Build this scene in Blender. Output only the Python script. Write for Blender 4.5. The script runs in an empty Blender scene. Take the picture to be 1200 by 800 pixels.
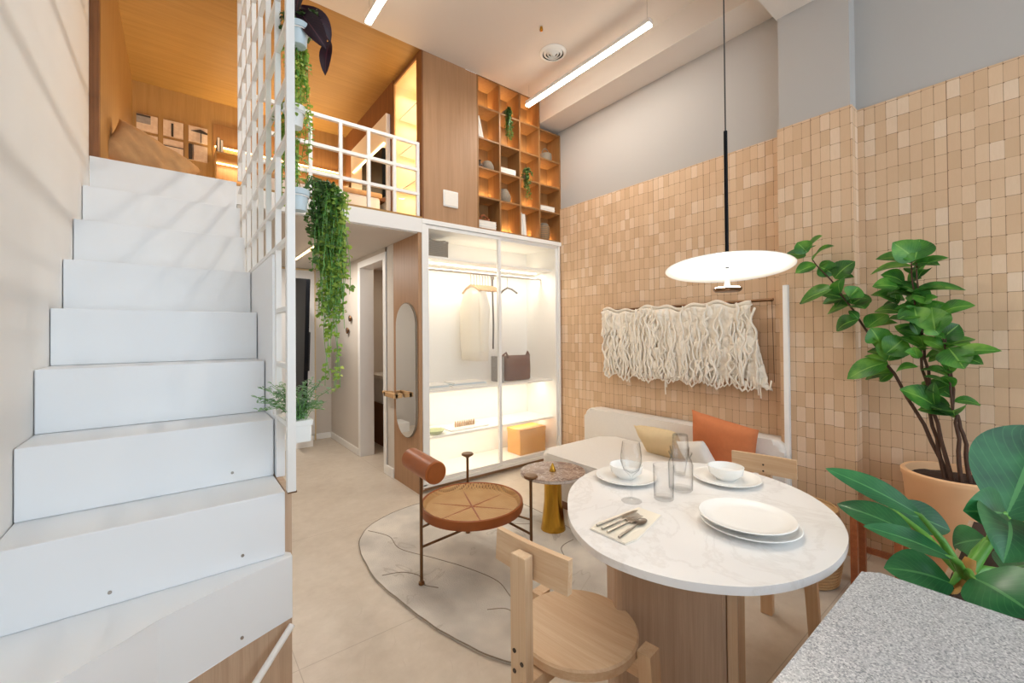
import bpy, bmesh, math, random
from mathutils import Vector, Matrix, noise
random.seed(11)
C = bpy.context.scene.collection
PI = math.pi
def R(d): return math.radians(d)
def V(*a): return Vector(a)

# ------------------------------------------------------------ materials
def lin(h):
    h = h.lstrip('#'); r = [int(h[i:i+2], 16)/255 for i in (0, 2, 4)]
    return tuple((c/12.92 if c <= .04045 else ((c+.055)/1.055)**2.4) for c in r) + (1,)
class NT:
    def __init__(s, name):
        s.m = bpy.data.materials.new(name); s.m.use_nodes = True
        s.n = s.m.node_tree.nodes; s.l = s.m.node_tree.links
        s.b = s.n['Principled BSDF']; s.out = s.n['Material Output']
    def node(s, t, **k):
        nd = s.n.new(t)
        for a, v in k.items(): setattr(nd, a, v)
        return nd
    def link(s, a, b): s.l.new(a, b)
    def coord(s, scale=(1, 1, 1), loc=(0, 0, 0), rot=(0, 0, 0), kind='Object'):
        t = s.node('ShaderNodeTexCoord'); mp = s.node('ShaderNodeMapping')
        mp.inputs['Scale'].default_value = scale; mp.inputs['Location'].default_value = loc
        mp.inputs['Rotation'].default_value = rot
        s.link(t.outputs[kind], mp.inputs['Vector']); return mp.outputs['Vector']
    def noise(s, vec, scale=5, detail=3, rough=.5, dist=0):
        t = s.node('ShaderNodeTexNoise'); t.inputs['Scale'].default_value = scale
        t.inputs['Detail'].default_value = detail; t.inputs['Roughness'].default_value = rough
        t.inputs['Distortion'].default_value = dist
        if vec is not None: s.link(vec, t.inputs['Vector'])
        return t.outputs['Fac']
    def ramp(s, fac, stops):
        t = s.node('ShaderNodeValToRGB'); e = t.color_ramp.elements
        while len(e) < len(stops): e.new(.5)
        for i, (p, c) in enumerate(stops):
            e[i].position = p; e[i].color = lin(c) if isinstance(c, str) else (c, c, c, 1)
        s.link(fac, t.inputs['Fac']); return t.outputs['Color']
    def math(s, op, a, b=None, c=None):
        t = s.node('ShaderNodeMath', operation=op)
        for i, v in enumerate((a, b, c)):
            if v is None: continue
            if isinstance(v, (int, float)): t.inputs[i].default_value = v
            else: s.link(v, t.inputs[i])
        return t.outputs[0]
    def mix(s, fac, a, b, mode='MIX'):
        t = s.node('ShaderNodeMix', data_type='RGBA', blend_type=mode)
        for k, v in ((0, fac), (6, a), (7, b)):
            if isinstance(v, (int, float)): t.inputs[k].default_value = v
            elif isinstance(v, tuple): t.inputs[k].default_value = v
            else: s.link(v, t.inputs[k])
        return t.outputs[2]
    def bump(s, h, strength=.2, dist=.01):
        t = s.node('ShaderNodeBump'); t.inputs['Strength'].default_value = strength
        t.inputs['Distance'].default_value = dist
        s.link(h, t.inputs['Height']); s.link(t.outputs['Normal'], s.b.inputs['Normal'])
    def color(s, c): s.link(c, s.b.inputs['Base Color'])
    def set(s, **k):
        for a, v in k.items(): s.b.inputs[a.replace('_', ' ')].default_value = v
M = {}
WORLD_STRENGTH, EXPOSURE = 2.9, 0.0
def simple(name, hexc, rough=.5, var=.06, scale=12, metal=0, bump=0, **k):
    t = NT(name); t.set(Roughness=rough, Metallic=metal, **k)
    v = t.coord(); n = t.noise(v, scale, 4)
    a = lin(hexc); d = tuple(max(0, x*(1-var)) for x in a[:3])+(1,); u = tuple(min(1, x*(1+var)) for x in a[:3])+(1,)
    t.color(t.mix(n, d, u))
    if bump: t.bump(t.noise(t.coord(), scale*6, 3), bump, .004)
    M[name] = t.m; return t
def wood(name, c1, c2, axis='z', rough=.5, fine=1.0, reed=0):
    t = NT(name); t.set(Roughness=rough)
    sc = {'x': (.6, 14, 14), 'y': (14, .6, 14), 'z': (14, 14, .6)}[axis]
    sc = tuple(x*fine for x in sc)
    v = t.coord(scale=sc); a = t.noise(v, 2.2, 5, .6, .6)
    sf = tuple(x*(5 if x > 2 else 2) for x in sc)
    b = t.noise(t.coord(scale=sf), 3, 3, .6)
    f = t.math('ADD', t.math('MULTIPLY', a, .65), t.math('MULTIPLY', b, .35))
    t.color(t.ramp(f, [(.32, c1), (.68, c2)]))
    t.bump(b, .08, .002)
    M[name] = t.m; return t
def emit(name, hexc, strength):
    t = NT(name); t.set(Emission_Color=lin(hexc), Emission_Strength=strength, Base_Color=lin('#ffffff'))
    M[name] = t.m
def glass(name, hexc='#fdfefe', rough=0.0, haze=0.0, edge=.55, base=.025, rim=0.0):
    t = NT(name); n = t.node
    tr = n('ShaderNodeBsdfTransparent'); tr.inputs[0].default_value = lin(hexc)
    gl = n('ShaderNodeBsdfGlossy'); gl.inputs['Roughness'].default_value = rough
    lw = n('ShaderNodeLayerWeight'); lw.inputs['Blend'].default_value = .25
    f = t.math('ADD', t.math('MULTIPLY', t.math('POWER', lw.outputs['Facing'], 3.2), edge), base)
    t.link(t.mix(t.math('MULTIPLY', t.math('POWER', lw.outputs['Facing'], 2.2), rim), lin(hexc), lin('#5c686a')), tr.inputs[0])
    mx = n('ShaderNodeMixShader'); t.link(f, mx.inputs[0]); t.link(tr.outputs[0], mx.inputs[1]); t.link(gl.outputs[0], mx.inputs[2])
    o = mx.outputs[0]
    if haze:
        df = n('ShaderNodeBsdfTranslucent'); df.inputs[0].default_value = lin('#ffffff')
        d2 = n('ShaderNodeBsdfDiffuse'); d2.inputs[0].default_value = lin('#ffffff')
        ad = n('ShaderNodeMixShader'); ad.inputs[0].default_value = .5
        t.link(df.outputs[0], ad.inputs[1]); t.link(d2.outputs[0], ad.inputs[2])
        m2 = n('ShaderNodeMixShader'); m2.inputs[0].default_value = haze
        t.link(o, m2.inputs[1]); t.link(ad.outputs[0], m2.inputs[2]); o = m2.outputs[0]
    t.link(o, t.out.inputs['Surface']); M[name] = t.m

simple('white_wall', '#e8e6e3', .85, .03, 3)
simple('stair_white', '#eef1f4', .42, .015, 3)
simple('white_metal', '#ecebe8', .4, .02)
simple('ceiling_paint', '#d8cfc6', .9, .02, 3)
simple('grey_paint', '#b1aca7', .9, .03, 2)
simple('hall_paint', '#cfc7bd', .9, .03, 3)
simple('white_laminate', '#f2efe9', .45, .01)
simple('white_fabric', '#e3ddd6', .95, .04, 60, bump=.15)
simple('ceramic', '#f4f3f0', .22, .01)
simple('black_metal', '#17181a', .4, .1)
simple('dark_screen', '#07080d', .5, .05, Specular_IOR_Level=.15)
simple('bronze', '#7a5c42', .35, .1, metal=.85)
simple('brass', '#c79a3c', .16, .08, 4, metal=1)
simple('steel', '#a8a29a', .3, .05, metal=1)
simple('leather', '#98511f', .42, .14, 30, bump=.1)
simple('terracotta', '#e3b487', .8, .05, 10)
simple('soil', '#3a261b', .95, .4, 60, bump=.6)
simple('bark', '#4d3426', .85, .35, 50, bump=.5)
simple('orange_cloth', '#cc7a4c', .9, .08, 40, bump=.2)
simple('cream_cloth', '#dcc49a', .9, .06, 40, bump=.2)
simple('linen', '#c9a173', .9, .1, 30, bump=.25)
simple('yarn', '#f1e8d9', .95, .06, 70, bump=.4)
simple('tan_weave', '#bf9869', .8, .2, 120, bump=.5)
simple('grey_weave', '#8c8070', .9, .25, 120, bump=.5)
simple('paper', '#ece6dc', .8, .04, 40)
simple('grey_book', '#8d8a88', .7, .08)
simple('dark_book', '#3c342e', .7, .08)
simple('dark_glaze', '#3a2c20', .35, .2)
simple('yellow_box', '#d99a3c', .6, .06)
simple('brown_bag', '#5c2c12', .55, .2, 14)
simple('shirt_cloth', '#ece4d4', .95, .03, 30, bump=.1)
simple('sage', '#b4bd8e', .8, .1)
simple('grout_dark', '#6d5138', .9, .1)
simple('pot_blue', '#c3d4dc', .35, .03)
simple('pot_white', '#eceeec', .4, .02)

simple('root_tan', '#a87838', .8, .25, 40)
wood('oak', '#a97c56', '#c99f78', 'z', .55)
wood('oak_panel', '#9f7855', '#b48c68', 'z', .5)
wood('oak_table', '#b2957b', '#ccb095', 'z', .6, 1.6)
wood('oak_loft', '#96703a', '#ac854a', 'x', .5)
wood('oak_loft_wall', '#a07a44', '#b48e58', 'z', .5)
wood('oak_dark', '#6f4525', '#8d5c34', 'z', .55)
wood('chair_oak', '#cfa881', '#e4c9a6', 'y', .5)
wood('chair_oak_v', '#cfa881', '#e4c9a6', 'z', .5)
wood('red_wood', '#8a4c2c', '#b06a40', 'x', .45)
wood('shelf_oak', '#835a30', '#9a7043', 'z', .5)
emit('led_white', '#fff4e2', 14)
emit('led_warm', '#ffcf86', 9)
emit('led_loft', '#ffd08a', 9)
emit('led_ward', '#fff0d0', 8)
emit('bulb', '#fff0d6', 40)
simple('profile_white', '#f4f2ee', .5)  # plain matte white plastic, no emission
glass('clear_glass', '#fefefe', rim=.9)
glass('door_glass', '#ffffff', .03, .07, .12, .02)
def mirror():
    t = NT('mirror_glass'); t.set(Base_Color=lin('#e6e6e4'), Metallic=1.0, Roughness=.02); M['mirror_glass'] = t.m
mirror()

def leafmat(name, dark, mid, light, vein='#9db86a', rough=.35):
    t = NT(name); t.set(Roughness=rough)
    uv = t.node('ShaderNodeTexCoord').outputs['UV']
    sp = t.node('ShaderNodeSeparateXYZ'); t.link(uv, sp.inputs[0])
    n = t.noise(t.coord(), 9, 3)
    base = t.ramp(n, [(.3, dark), (.52, mid), (.75, light)])
    d = t.math('ABSOLUTE', t.math('SUBTRACT', sp.outputs[0], .5))
    mid_ = t.math('LESS_THAN', d, .025)
    w = t.node('ShaderNodeTexWave'); w.inputs['Scale'].default_value = 3.2; w.inputs['Distortion'].default_value = .3
    cv = t.node('ShaderNodeCombineXYZ'); t.link(t.math('SUBTRACT', sp.outputs[1], t.math('MULTIPLY', d, .8)), cv.inputs[0])
    t.link(cv.outputs[0], w.inputs['Vector'])
    v2 = t.math('MULTIPLY', t.math('GREATER_THAN', w.outputs['Fac'], .95), .16)
    t.color(t.mix(t.math('MAXIMUM', t.math('MULTIPLY', mid_, .8), v2), base, lin(vein)))
    col_ = t.b.inputs['Base Color'].links[0].from_socket
    tl = t.node('ShaderNodeBsdfTranslucent'); t.link(col_, tl.inputs[0])
    ms = t.node('ShaderNodeMixShader'); ms.inputs[0].default_value = .3
    t.link(t.b.outputs[0], ms.inputs[1]); t.link(tl.outputs[0], ms.inputs[2]); t.link(ms.outputs[0], t.out.inputs['Surface'])
    M[name] = t.m
leafmat('ficus_leaf', '#265226', '#44852f', '#7fb545', '#8fbf5a', .38)
leafmat('philodendron_leaf', '#1b4d30', '#2a6e3f', '#418d52', '#5fa562', .32)
leafmat('vine_leaf', '#5f8534', '#96b648', '#d0de74', '#c0d67c', .5)
leafmat('vine_dark_leaf', '#34502c', '#56783e', '#86a356', '#8aac68', .5)
leafmat('pale_leaf', '#5f8a60', '#8fb08a', '#bdd2b2', '#cfdec4', .5)
leafmat('plum_leaf', '#180b14', '#27111f', '#3a1a2a', '#5a3038', .4)
simple('stalk_green', '#5d9a3a', .4, .2, 20)

def tiles():
    # stack-bonded clay blocks: narrow columns, tall rows, random tint per block
    t = NT('clay_blocks'); t.set(Roughness=.85)
    co = t.node('ShaderNodeTexCoord'); sp = t.node('ShaderNodeSeparateXYZ'); t.link(co.outputs['Object'], sp.inputs[0])
    geo = t.node('ShaderNodeNewGeometry'); sn = t.node('ShaderNodeSeparateXYZ'); t.link(geo.outputs['Normal'], sn.inputs[0])
    horiz = t.math('ADD', sp.outputs[1], sp.outputs[0])
    u = t.math('DIVIDE', horiz, .0505)
    wob = t.noise(t.coord(scale=(1, 1, 1)), 1.3, 1)
    col = t.math('FLOOR', u)
    wn = t.node('ShaderNodeTexWhiteNoise', noise_dimensions='1D'); t.link(col, wn.inputs['W'])
    v = t.math('ADD', t.math('DIVIDE', sp.outputs[2], .0965), t.math('MULTIPLY', wn.outputs['Value'], .09))
    row = t.math('FLOOR', v)
    fu = t.math('FRACT', u); fv = t.math('FRACT', v)
    # some neighbours are cut from one wider block: joint hidden for random columns per row
    cb = t.node('ShaderNodeCombineXYZ'); t.link(col, cb.inputs[0]); t.link(row, cb.inputs[1])
    wn2 = t.node('ShaderNodeTexWhiteNoise', noise_dimensions='2D'); t.link(cb.outputs[0], wn2.inputs['Vector'])
    cd = t.node('ShaderNodeCombineXYZ'); t.link(row, cd.inputs[0]); t.link(t.math('ADD', col, 7.3), cd.inputs[1])
    wn3 = t.node('ShaderNodeTexWhiteNoise', noise_dimensions='2D'); t.link(cd.outputs[0], wn3.inputs['Vector'])
    vis = t.math('ADD', .25, t.math('MULTIPLY', wn3.outputs['Value'], .75))
    ju = t.math('MULTIPLY', t.math('LESS_THAN', fu, .045), vis)
    jv = t.math('MULTIPLY', t.math('LESS_THAN', fv, .028), t.math('ADD', .3, t.math('MULTIPLY', wn2.outputs['Value'], .6)))
    # dark pits where joints cross
    du = t.math('MINIMUM', fu, t.math('SUBTRACT', 1, fu)); dv = t.math('MINIMUM', fv, t.math('SUBTRACT', 1, fv))
    pit = t.math('MULTIPLY', t.math('LESS_THAN', du, .06), t.math('LESS_THAN', dv, .03))
    j = t.math('MAXIMUM', t.math('MAXIMUM', ju, jv), pit)
    seam = t.math('LESS_THAN', t.math('FRACT', t.math('DIVIDE', u, 9)), .008)
    j = t.math('MAXIMUM', j, t.math('MULTIPLY', seam, .9))
    base = t.ramp(wn2.outputs['Value'], [(0, '#cbaa88'), (.3, '#d3b291'), (.75, '#d9ba99'), (1, '#e2cab0')])
    fine = t.noise(t.coord(scale=(40, 40, 8)), 3, 4, .6)
    base = t.mix(t.math('MULTIPLY', fine, .35), base, lin('#c09a76'))
    t.color(t.mix(t.math('MULTIPLY', j, .85), base, lin('#6e5038')))
    h = t.math('SUBTRACT', 1, j); h = t.math('ADD', h, t.math('MULTIPLY', wn2.outputs['Value'], .5))
    t.bump(h, .25, .002)
    M['clay_blocks'] = t.m
tiles()
def floor_m():
    t = NT('polished_stone'); t.set(Roughness=.38)
    v = t.coord(); a = t.noise(v, 1.6, 5, .6, .4); b = t.noise(v, 14, 5, .65)
    f = t.math('ADD', t.math('MULTIPLY', a, .6), t.math('MULTIPLY', b, .4))
    c = t.ramp(f, [(.3, '#bfb1a0'), (.5, '#cdc1b1'), (.72, '#dbd0c2')])
    vo = t.node('ShaderNodeTexVoronoi', feature='DISTANCE_TO_EDGE'); vo.inputs['Scale'].default_value = 3.2
    mp = t.node('ShaderNodeVectorMath', operation='ADD'); nn = t.node('ShaderNodeTexNoise'); nn.inputs['Scale'].default_value = 2.0
    t.link(v, nn.inputs['Vector']); t.link(v, mp.inputs[0]); t.link(nn.outputs['Color'], mp.inputs[1]); t.link(mp.outputs[0], vo.inputs['Vector'])
    vein = t.math('MULTIPLY', t.math('LESS_THAN', vo.outputs['Distance'], .006), t.math('MULTIPLY', t.math('GREATER_THAN', b, .52), .1))
    c = t.mix(vein, c, lin('#96826c'))
    sp = t.node('ShaderNodeSeparateXYZ'); t.link(v, sp.inputs[0])
    gx = t.math('LESS_THAN', t.math('FRACT', t.math('DIVIDE', t.math('ADD', sp.outputs[0], 10.42), 1.2)), .0028)
    gy = t.math('LESS_THAN', t.math('FRACT', t.math('DIVIDE', t.math('ADD', sp.outputs[1], 10.1), 1.2)), .0028)
    c = t.mix(t.math('MULTIPLY', t.math('MAXIMUM', gx, gy), .5), c, lin('#8e7c69'))
    t.color(c); M['polished_stone'] = t.m
floor_m()
def marble(name, b1, b2, vein, sc=3, amt=.5, rough=.22):
    t = NT(name); t.set(Roughness=rough); v = t.coord()
    a = t.noise(v, sc, 6, .62, 1.6)
    lines = t.math('ABSOLUTE', t.math('SUBTRACT', a, .5))
    m = t.ramp(lines, [(0, 1.0), (.03, .0)])
    b = t.noise(v, sc*.7, 3)
    c = t.ramp(b, [(.35, b1), (.65, b2)])
    t.color(t.mix(t.math('MULTIPLY', m, amt), c, lin(vein))); M[name] = t.m
marble('white_marble', '#e9e8e7', '#f5f4f3', '#c4bfba', 2.2, .22)
marble('brown_marble', '#7c6358', '#a58d80', '#ded0c4', 13, .75, .2)
marble('breccia_edge', '#c9bcb2', '#e0d6cd', '#8d766a', 20, .5, .3)
def rug_m():
    t = NT('rug_pile'); t.set(Roughness=1.0); v = t.coord()
    a = t.noise(v, 1.7, 4, .55, .9); f = t.noise(v, 160, 2)
    lines = t.math('ABSOLUTE', t.math('SUBTRACT', t.math('FRACT', t.math('MULTIPLY', a, 4.0)), .5))
    m = t.ramp(lines, [(0, 1.0), (.035, 0.0)])
    b = t.noise(v, 3.2, 3)
    c = t.ramp(b, [(.30, '#aeaaa5'), (.5, '#cbc6bf'), (.66, '#e2dcd2')])
    c = t.mix(t.math('MULTIPLY', m, .45), c, lin('#93887a'))
    c = t.mix(t.math('MULTIPLY', f, .25), c, lin('#dcd3c4'))
    t.color(c); t.bump(f, .5, .006); M['rug_pile'] = t.m
rug_m()
def terrazzo():
    t = NT('speckled_granite'); t.set(Roughness=.35); v = t.coord()
    vo = t.node('ShaderNodeTexVoronoi'); vo.inputs['Scale'].default_value = 360; t.link(v, vo.inputs['Vector'])
    sp = t.node('ShaderNodeSeparateColor'); t.link(vo.outputs['Color'], sp.inputs[0])
    c = t.ramp(sp.outputs[0], [(0, '#75787f'), (.2, '#9b9fa5'), (.5, '#b1b4b9'), (.78, '#c0c3c6'), (1, '#dadbdd')])
    t.color(c); M['speckled_granite'] = t.m
terrazzo()
def wicker():
    t = NT('cane_weave'); t.set(Roughness=.6); v = t.coord()
    w1 = t.node('ShaderNodeTexWave', bands_direction='X'); w1.inputs['Scale'].default_value = 22; t.link(v, w1.inputs['Vector'])
    w2 = t.node('ShaderNodeTexWave', bands_direction='Y'); w2.inputs['Scale'].default_value = 22; t.link(v, w2.inputs['Vector'])
    h = t.math('MAXIMUM', w1.outputs['Fac'], w2.outputs['Fac'])
    n = t.noise(v, 14, 4)
    c = t.mix(n, lin('#c39257'), lin('#e2bd88')); t.color(t.mix(t.math('MULTIPLY', t.math('SUBTRACT', 1, h), .8), c, lin('#8a5c30')))
    t.bump(h, .5, .003)
    tr = t.node('ShaderNodeBsdfTransparent'); ms = t.node('ShaderNodeMixShader')
    t.link(t.math('MULTIPLY', t.math('LESS_THAN', h, .45), .75), ms.inputs[0])
    t.link(t.b.outputs[0], ms.inputs[1]); t.link(tr.outputs[0], ms.inputs[2]); t.link(ms.outputs[0], t.out.inputs['Surface'])
    M['cane_weave'] = t.m
wicker()
def concrete_art(name, a, b):
    t = NT(name); t.set(Roughness=.9); t.color(t.ramp(t.noise(t.coord(), 30, 5), [(.3, a), (.7, b)])); M[name] = t.m
concrete_art('sample_pink', '#cfb39c', '#e0c9b4'); concrete_art('sample_grey', '#8a8280', '#a09894')

# ------------------------------------------------------------ mesh builder
class MB:
    def __init__(s): s.b = bmesh.new(); s.uv = s.b.loops.layers.uv.new('UVMap')
    def _bev(s, geom, w, seg=2):
        if w > 0:
            ed = list({e for f in geom for e in f.edges})
            bmesh.ops.bevel(s.b, geom=ed, offset=w, segments=seg, profile=.6, affect='EDGES', clamp_overlap=True)
    def box(s, x0, x1, y0, y1, z0, z1, bev=0, seg=2, mat=None):
        r = bmesh.ops.create_cube(s.b, size=1)
        for v in r['verts']:
            v.co = Vector(((x0+x1)/2+v.co.x*(x1-x0), (y0+y1)/2+v.co.y*(y1-y0), (z0+z1)/2+v.co.z*(z1-z0)))
            if mat: v.co = mat @ v.co
        s._bev({f for v in r['verts'] for f in v.link_faces}, bev, seg); return s
    def prism(s, pts, z0, z1, bev=0, seg=3, only=None):
        a = [s.b.verts.new((p[0], p[1], z0)) for p in pts]; c = [s.b.verts.new((p[0], p[1], z1)) for p in pts]
        n = len(pts); fs = [s.b.faces.new(a[::-1]), s.b.faces.new(c)]
        for i in range(n): fs.append(s.b.faces.new((a[i], a[(i+1) % n], c[(i+1) % n], c[i])))
        if bev:
            ed = [e for f in fs[:2] for e in f.edges] if only != 'top' else list(fs[1].edges)
            bmesh.ops.bevel(s.b, geom=ed, offset=bev, segments=seg, profile=.5, affect='EDGES', clamp_overlap=True)
        return s
    def loops(s, rings, cap=True, closed=False, uvs=False):
        vs = [[s.b.verts.new(p) for p in r] for r in rings]; n = len(vs[0])
        for i in range(len(vs)-1):
            for j in range(n):
                s.b.faces.new((vs[i][j], vs[i][(j+1) % n], vs[i+1][(j+1) % n], vs[i+1][j]))
        if cap:
            if n > 2: s.b.faces.new(vs[0][::-1]); s.b.faces.new(vs[-1])
        return s
    def tube(s, path, r, seg=8, taper=None):
        P = [Vector(p) for p in path]; rings = []; up = None
        for i, p in enumerate(P):
            d = (P[min(i+1, len(P)-1)]-P[max(i-1, 0)]).normalized()
            if up is None:
                up = d.orthogonal().normalized()
            up = (up-d*up.dot(d)).normalized(); q = d.cross(up)
            rr = r if taper is None else taper[i]
            rings.append([p+up*math.cos(2*PI*k/seg)*rr+q*math.sin(2*PI*k/seg)*rr for k in range(seg)])
        return s.loops(rings)
    def lathe(s, prof, c=(0, 0, 0), seg=32, axis=(0, 0, 1), cap=True):
        ax = Vector(axis).normalized(); q = Vector((0, 0, 1)).rotation_difference(ax); c = Vector(c)
        rings = [[c+q @ Vector((r*math.cos(2*PI*k/seg), r*math.sin(2*PI*k/seg), z)) for k in range(seg)] for r, z in prof]
        return s.loops(rings, cap)
    def ball(s, c, rx, ry=None, rz=None, seg=16):
        ry = ry or rx; rz = rz or rx
        r = bmesh.ops.create_uvsphere(s.b, u_segments=seg, v_segments=max(6, seg//2), radius=1)
        for v in r['verts']: v.co = Vector((c[0]+v.co.x*rx, c[1]+v.co.y*ry, c[2]+v.co.z*rz))
        return s
    def leaf(s, a, b, w, nrm=(0, 0, 1), fold=.18, droop=.12, thick=.0012, n=7, shape=1.0, m=4):
        a = Vector(a); b = Vector(b); d = b-a; L = d.length
        if L < 1e-5: return s
        d.normalize(); nr = Vector(nrm); side = d.cross(nr)
        if side.length < 1e-3: side = d.orthogonal()
        side.normalize(); nr = side.cross(d).normalized()
        top = []; 
        for i in range(n+1):
            t = i/n; ww = w*math.sin(PI*min(1, max(0.02, t**shape)))**.72*.5
            if i == n: ww = w*.01
            c = a+d*L*t+nr*(math.sin(PI*t)*droop*L)
            row = []
            for j in range(m+1):
                q = j/m*2-1
                row.append(s.b.verts.new(c+side*ww*q+nr*(abs(q)**1.4*ww*fold*2)))
            top.append(row)
        for i in range(n):
            for j in range(m):
                f = s.b.faces.new((top[i][j], top[i][j+1], top[i+1][j+1], top[i+1][j])); f.smooth = True
                for lp, (ii, jj) in zip(f.loops, ((i, j), (i, j+1), (i+1, j+1), (i+1, j))):
                    lp[s.uv].uv = (jj/m, ii/n)
        return s
    def build(s, name, mat, parent=None, smooth=False, origin=None, solid=0, loc=None):
        bmesh.ops.recalc_face_normals(s.b, faces=s.b.faces[:]) if not solid else None
        me = bpy.data.meshes.new(name)
        if parent is not None: o0 = WORLD[parent.name]
        elif origin is not None: o0 = Vector(origin)
        else:
            co = [v.co for v in s.b.verts]
            o0 = Vector(((min(c.x for c in co)+max(c.x for c in co))/2, (min(c.y for c in co)+max(c.y for c in co))/2, min(c.z for c in co)))
        for v in s.b.verts: v.co = v.co-o0
        if smooth:
            for f in s.b.faces: f.smooth = True
        s.b.to_mesh(me); s.b.free()
        o = bpy.data.objects.new(name, me); C.objects.link(o)
        me.materials.append(M[mat] if isinstance(mat, str) else mat)
        if parent is not None: o.parent = parent
        else: o.location = o0
        WORLD[o.name] = o0.copy()
        if smooth and smooth != 2:
            try:
                md = o.modifiers.new('edge_split', 'EDGE_SPLIT'); md.split_angle = R(38)
            except Exception: pass
        if solid:
            md = o.modifiers.new('thickness', 'SOLIDIFY'); md.thickness = solid
        return o
WORLD = {}
def thing(name, label, cat, loc, group=None, rz=0):
    o = bpy.data.objects.new(name, None); C.objects.link(o); o.empty_display_size = .05
    o.location = loc; WORLD[o.name] = Vector(loc)
    o['label'] = label; o['category'] = cat
    if group: o['group'] = group
    return o
def tag(o, label, cat, group=None):
    o['label'] = label; o['category'] = cat
    if group: o['group'] = group
    return o
def struct(o): o['kind'] = 'structure'; return o
def dup(root, loc, rz=0, label=None, group=None, scale=None):
    r = root.copy(); C.objects.link(r); r.location = loc; r.rotation_euler = (0, 0, rz)
    if scale: r.scale = scale
    if label: r['label'] = label
    if group: r['group'] = group
    for ch in list(root.children):
        c = ch.copy(); C.objects.link(c); c.parent = r
        for g in list(ch.children):
            d = g.copy(); C.objects.link(d); d.parent = c
    return r
def B(name, mat, x0, x1, y0, y1, z0, z1, bev=0, parent=None, **k):
    return MB().box(x0, x1, y0, y1, z0, z1, bev).build(name, mat, parent, **k)
def sub(o, lab): o['label'] = lab; return o

# ------------------------------------------------------------ setting
XL, XR, YF, ZC = -.397, 3.30, 3.327, 3.80
YB = -2.6
struct(B('floor', 'polished_stone', -.6, 3.5, YB, 6.3, -.1, 0, origin=(0, 0, 0)))
struct(B('wall_left', 'white_wall', XL-.12, XL, YB, YF, 0, 4.0))
w = B('wall_right', 'grey_paint', XR, XR+.15, YB, YF+.5, 2.712, 4.0); struct(w)
struct(B('wall_right_cladding', 'clay_blocks', XR-.012, XR+.15, YB, YF+.5, 0, 2.71, origin=(0, 0, 0)))
# square column standing out of the right wall
struct(B('trim_1', 'clay_blocks', 3.175, XR-.012, .735, 1.14, 0, 2.712, origin=(0.02, 0.01, 0)))
struct(B('trim_2', 'grey_paint', 3.185, XR, .745, 1.13, 2.712, 3.47))
struct(B('ceiling', 'ceiling_paint', -.6, 3.02, YB, YF, ZC, ZC+.12))
struct(B('trim_3', 'ceiling_paint', 3.0, 3.5, YB, YF+.5, 3.57, ZC+.12))      # dropped band along the right wall
struct(B('trim_4', 'ceiling_paint', -.4, 3.2, .72, 1.14, 3.46, ZC+.02))      # beam across the room
# loft slab and box
struct(B('trim_5', 'white_wall', .30, 1.655, YF-.005, 6.0, 2.225, 2.345))
struct(B('ceiling_hall_shade', 'hall_paint', .337, 1.599, YF+.012, 5.959, 2.216, 2.2245))  # added board; its darker colour stands in for shade under the slab
struct(B('loft_floor', 'oak_loft', XL, 1.655, YF, 5.5, 2.345, 2.362))
struct(B('wall_loft_left', 'oak_loft_wall', -.56, -.355, YF+.05, 5.5, 2.36, 3.85))
struct(B('wall_loft_back', 'oak_loft_wall', -.5, 1.8, 5.46, 5.6, 2.36, 3.85))
struct(B('ceiling_loft', 'oak_loft', -.5, 1.66, YF, 5.6, 3.835, 3.9))
struct(B('trim_6', 'oak_dark', XL, -.355, YF-.004, YF+.05, 2.368, 3.85, .003))
struct(B('wall_loft_right', 'oak_dark', 1.645, 1.80, 3.95, 5.5, 2.36, 3.85))
# hall
struct(B('trim_9', 'oak_dark', 1.655, 2.1, YF+.031, 3.96, 3.792, 3.85))
struct(B('wall_back', 'hall_paint', .3, 3.4, 5.96, 6.1, 0, 2.225))
struct(B('wall_hall_left', 'hall_paint', .304, .336, YF, 5.96, 0, 2.2245))
struct(B('wall_hall_far', 'hall_paint', 1.6, 1.74, 4.84, 5.96, 0, 2.225))
struct(B('wall_hall_near', 'hall_paint', 1.6, 1.74, 3.86, 4.04, 0, 2.225))
struct(B('wall_hall_above', 'hall_paint', 1.6, 1.74, 4.04, 4.84, 2.16, 2.225))
struct(B('baseboard_back', 'white_metal', 1.3, 1.6, 5.945, 5.96, 0, .075, .003))
struct(B('baseboard_hall_far', 'white_metal', 1.585, 1.6, 4.86, 5.945, 0, .075, .003))
struct(B('baseboard_hall_near', 'white_metal', 1.585, 1.6, 3.86, 4.03, 0, .09, .003))
m = MB(); m.box(1.588, 1.745, 4.78, 4.85, 0, 2.17, .003); m.box(1.588, 1.745, 4.03, 4.1, 0, 2.17, .003); m.box(1.588, 1.745, 4.1, 4.78, 2.10, 2.17, .003)
fr = struct(m.build('door_1', 'white_metal'))
# room behind the doorway
struct(B('wall_bath_back', 'oak_dark', 2.3, 2.34, 3.9, 5.9, 0, 2.225))
struct(B('wall_bath_far', 'hall_paint', 1.75, 2.3, 5.6, 5.66, 0, 2.225))
struct(B('wall_bath_near', 'hall_paint', 1.75, 2.3, 3.87, 3.92, 0, 2.225))
struct(B('ceiling_bath', 'white_wall', 1.75, 2.34, 3.87, 5.66, 2.225, 2.3))
t = thing('washstand', 'pale basin counter on a dark cabinet seen through the hall doorway', 'washstand', (2.1, 5.2, 0))
B('cabinet', 'oak_dark', 1.95, 2.29, 4.85, 5.58, 0, .5, .004, t); B('counter_top', 'ceramic', 1.93, 2.29, 4.83, 5.59, .82, .86, .006, t)
B('basin', 'ceramic', 1.97, 2.27, 4.95, 5.45, .5, .82, .02, t)
struct(B('wall_wardrobe_back', 'oak_dark', 1.6, 3.44, 4.02, 4.06, 0, 2.3))
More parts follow.
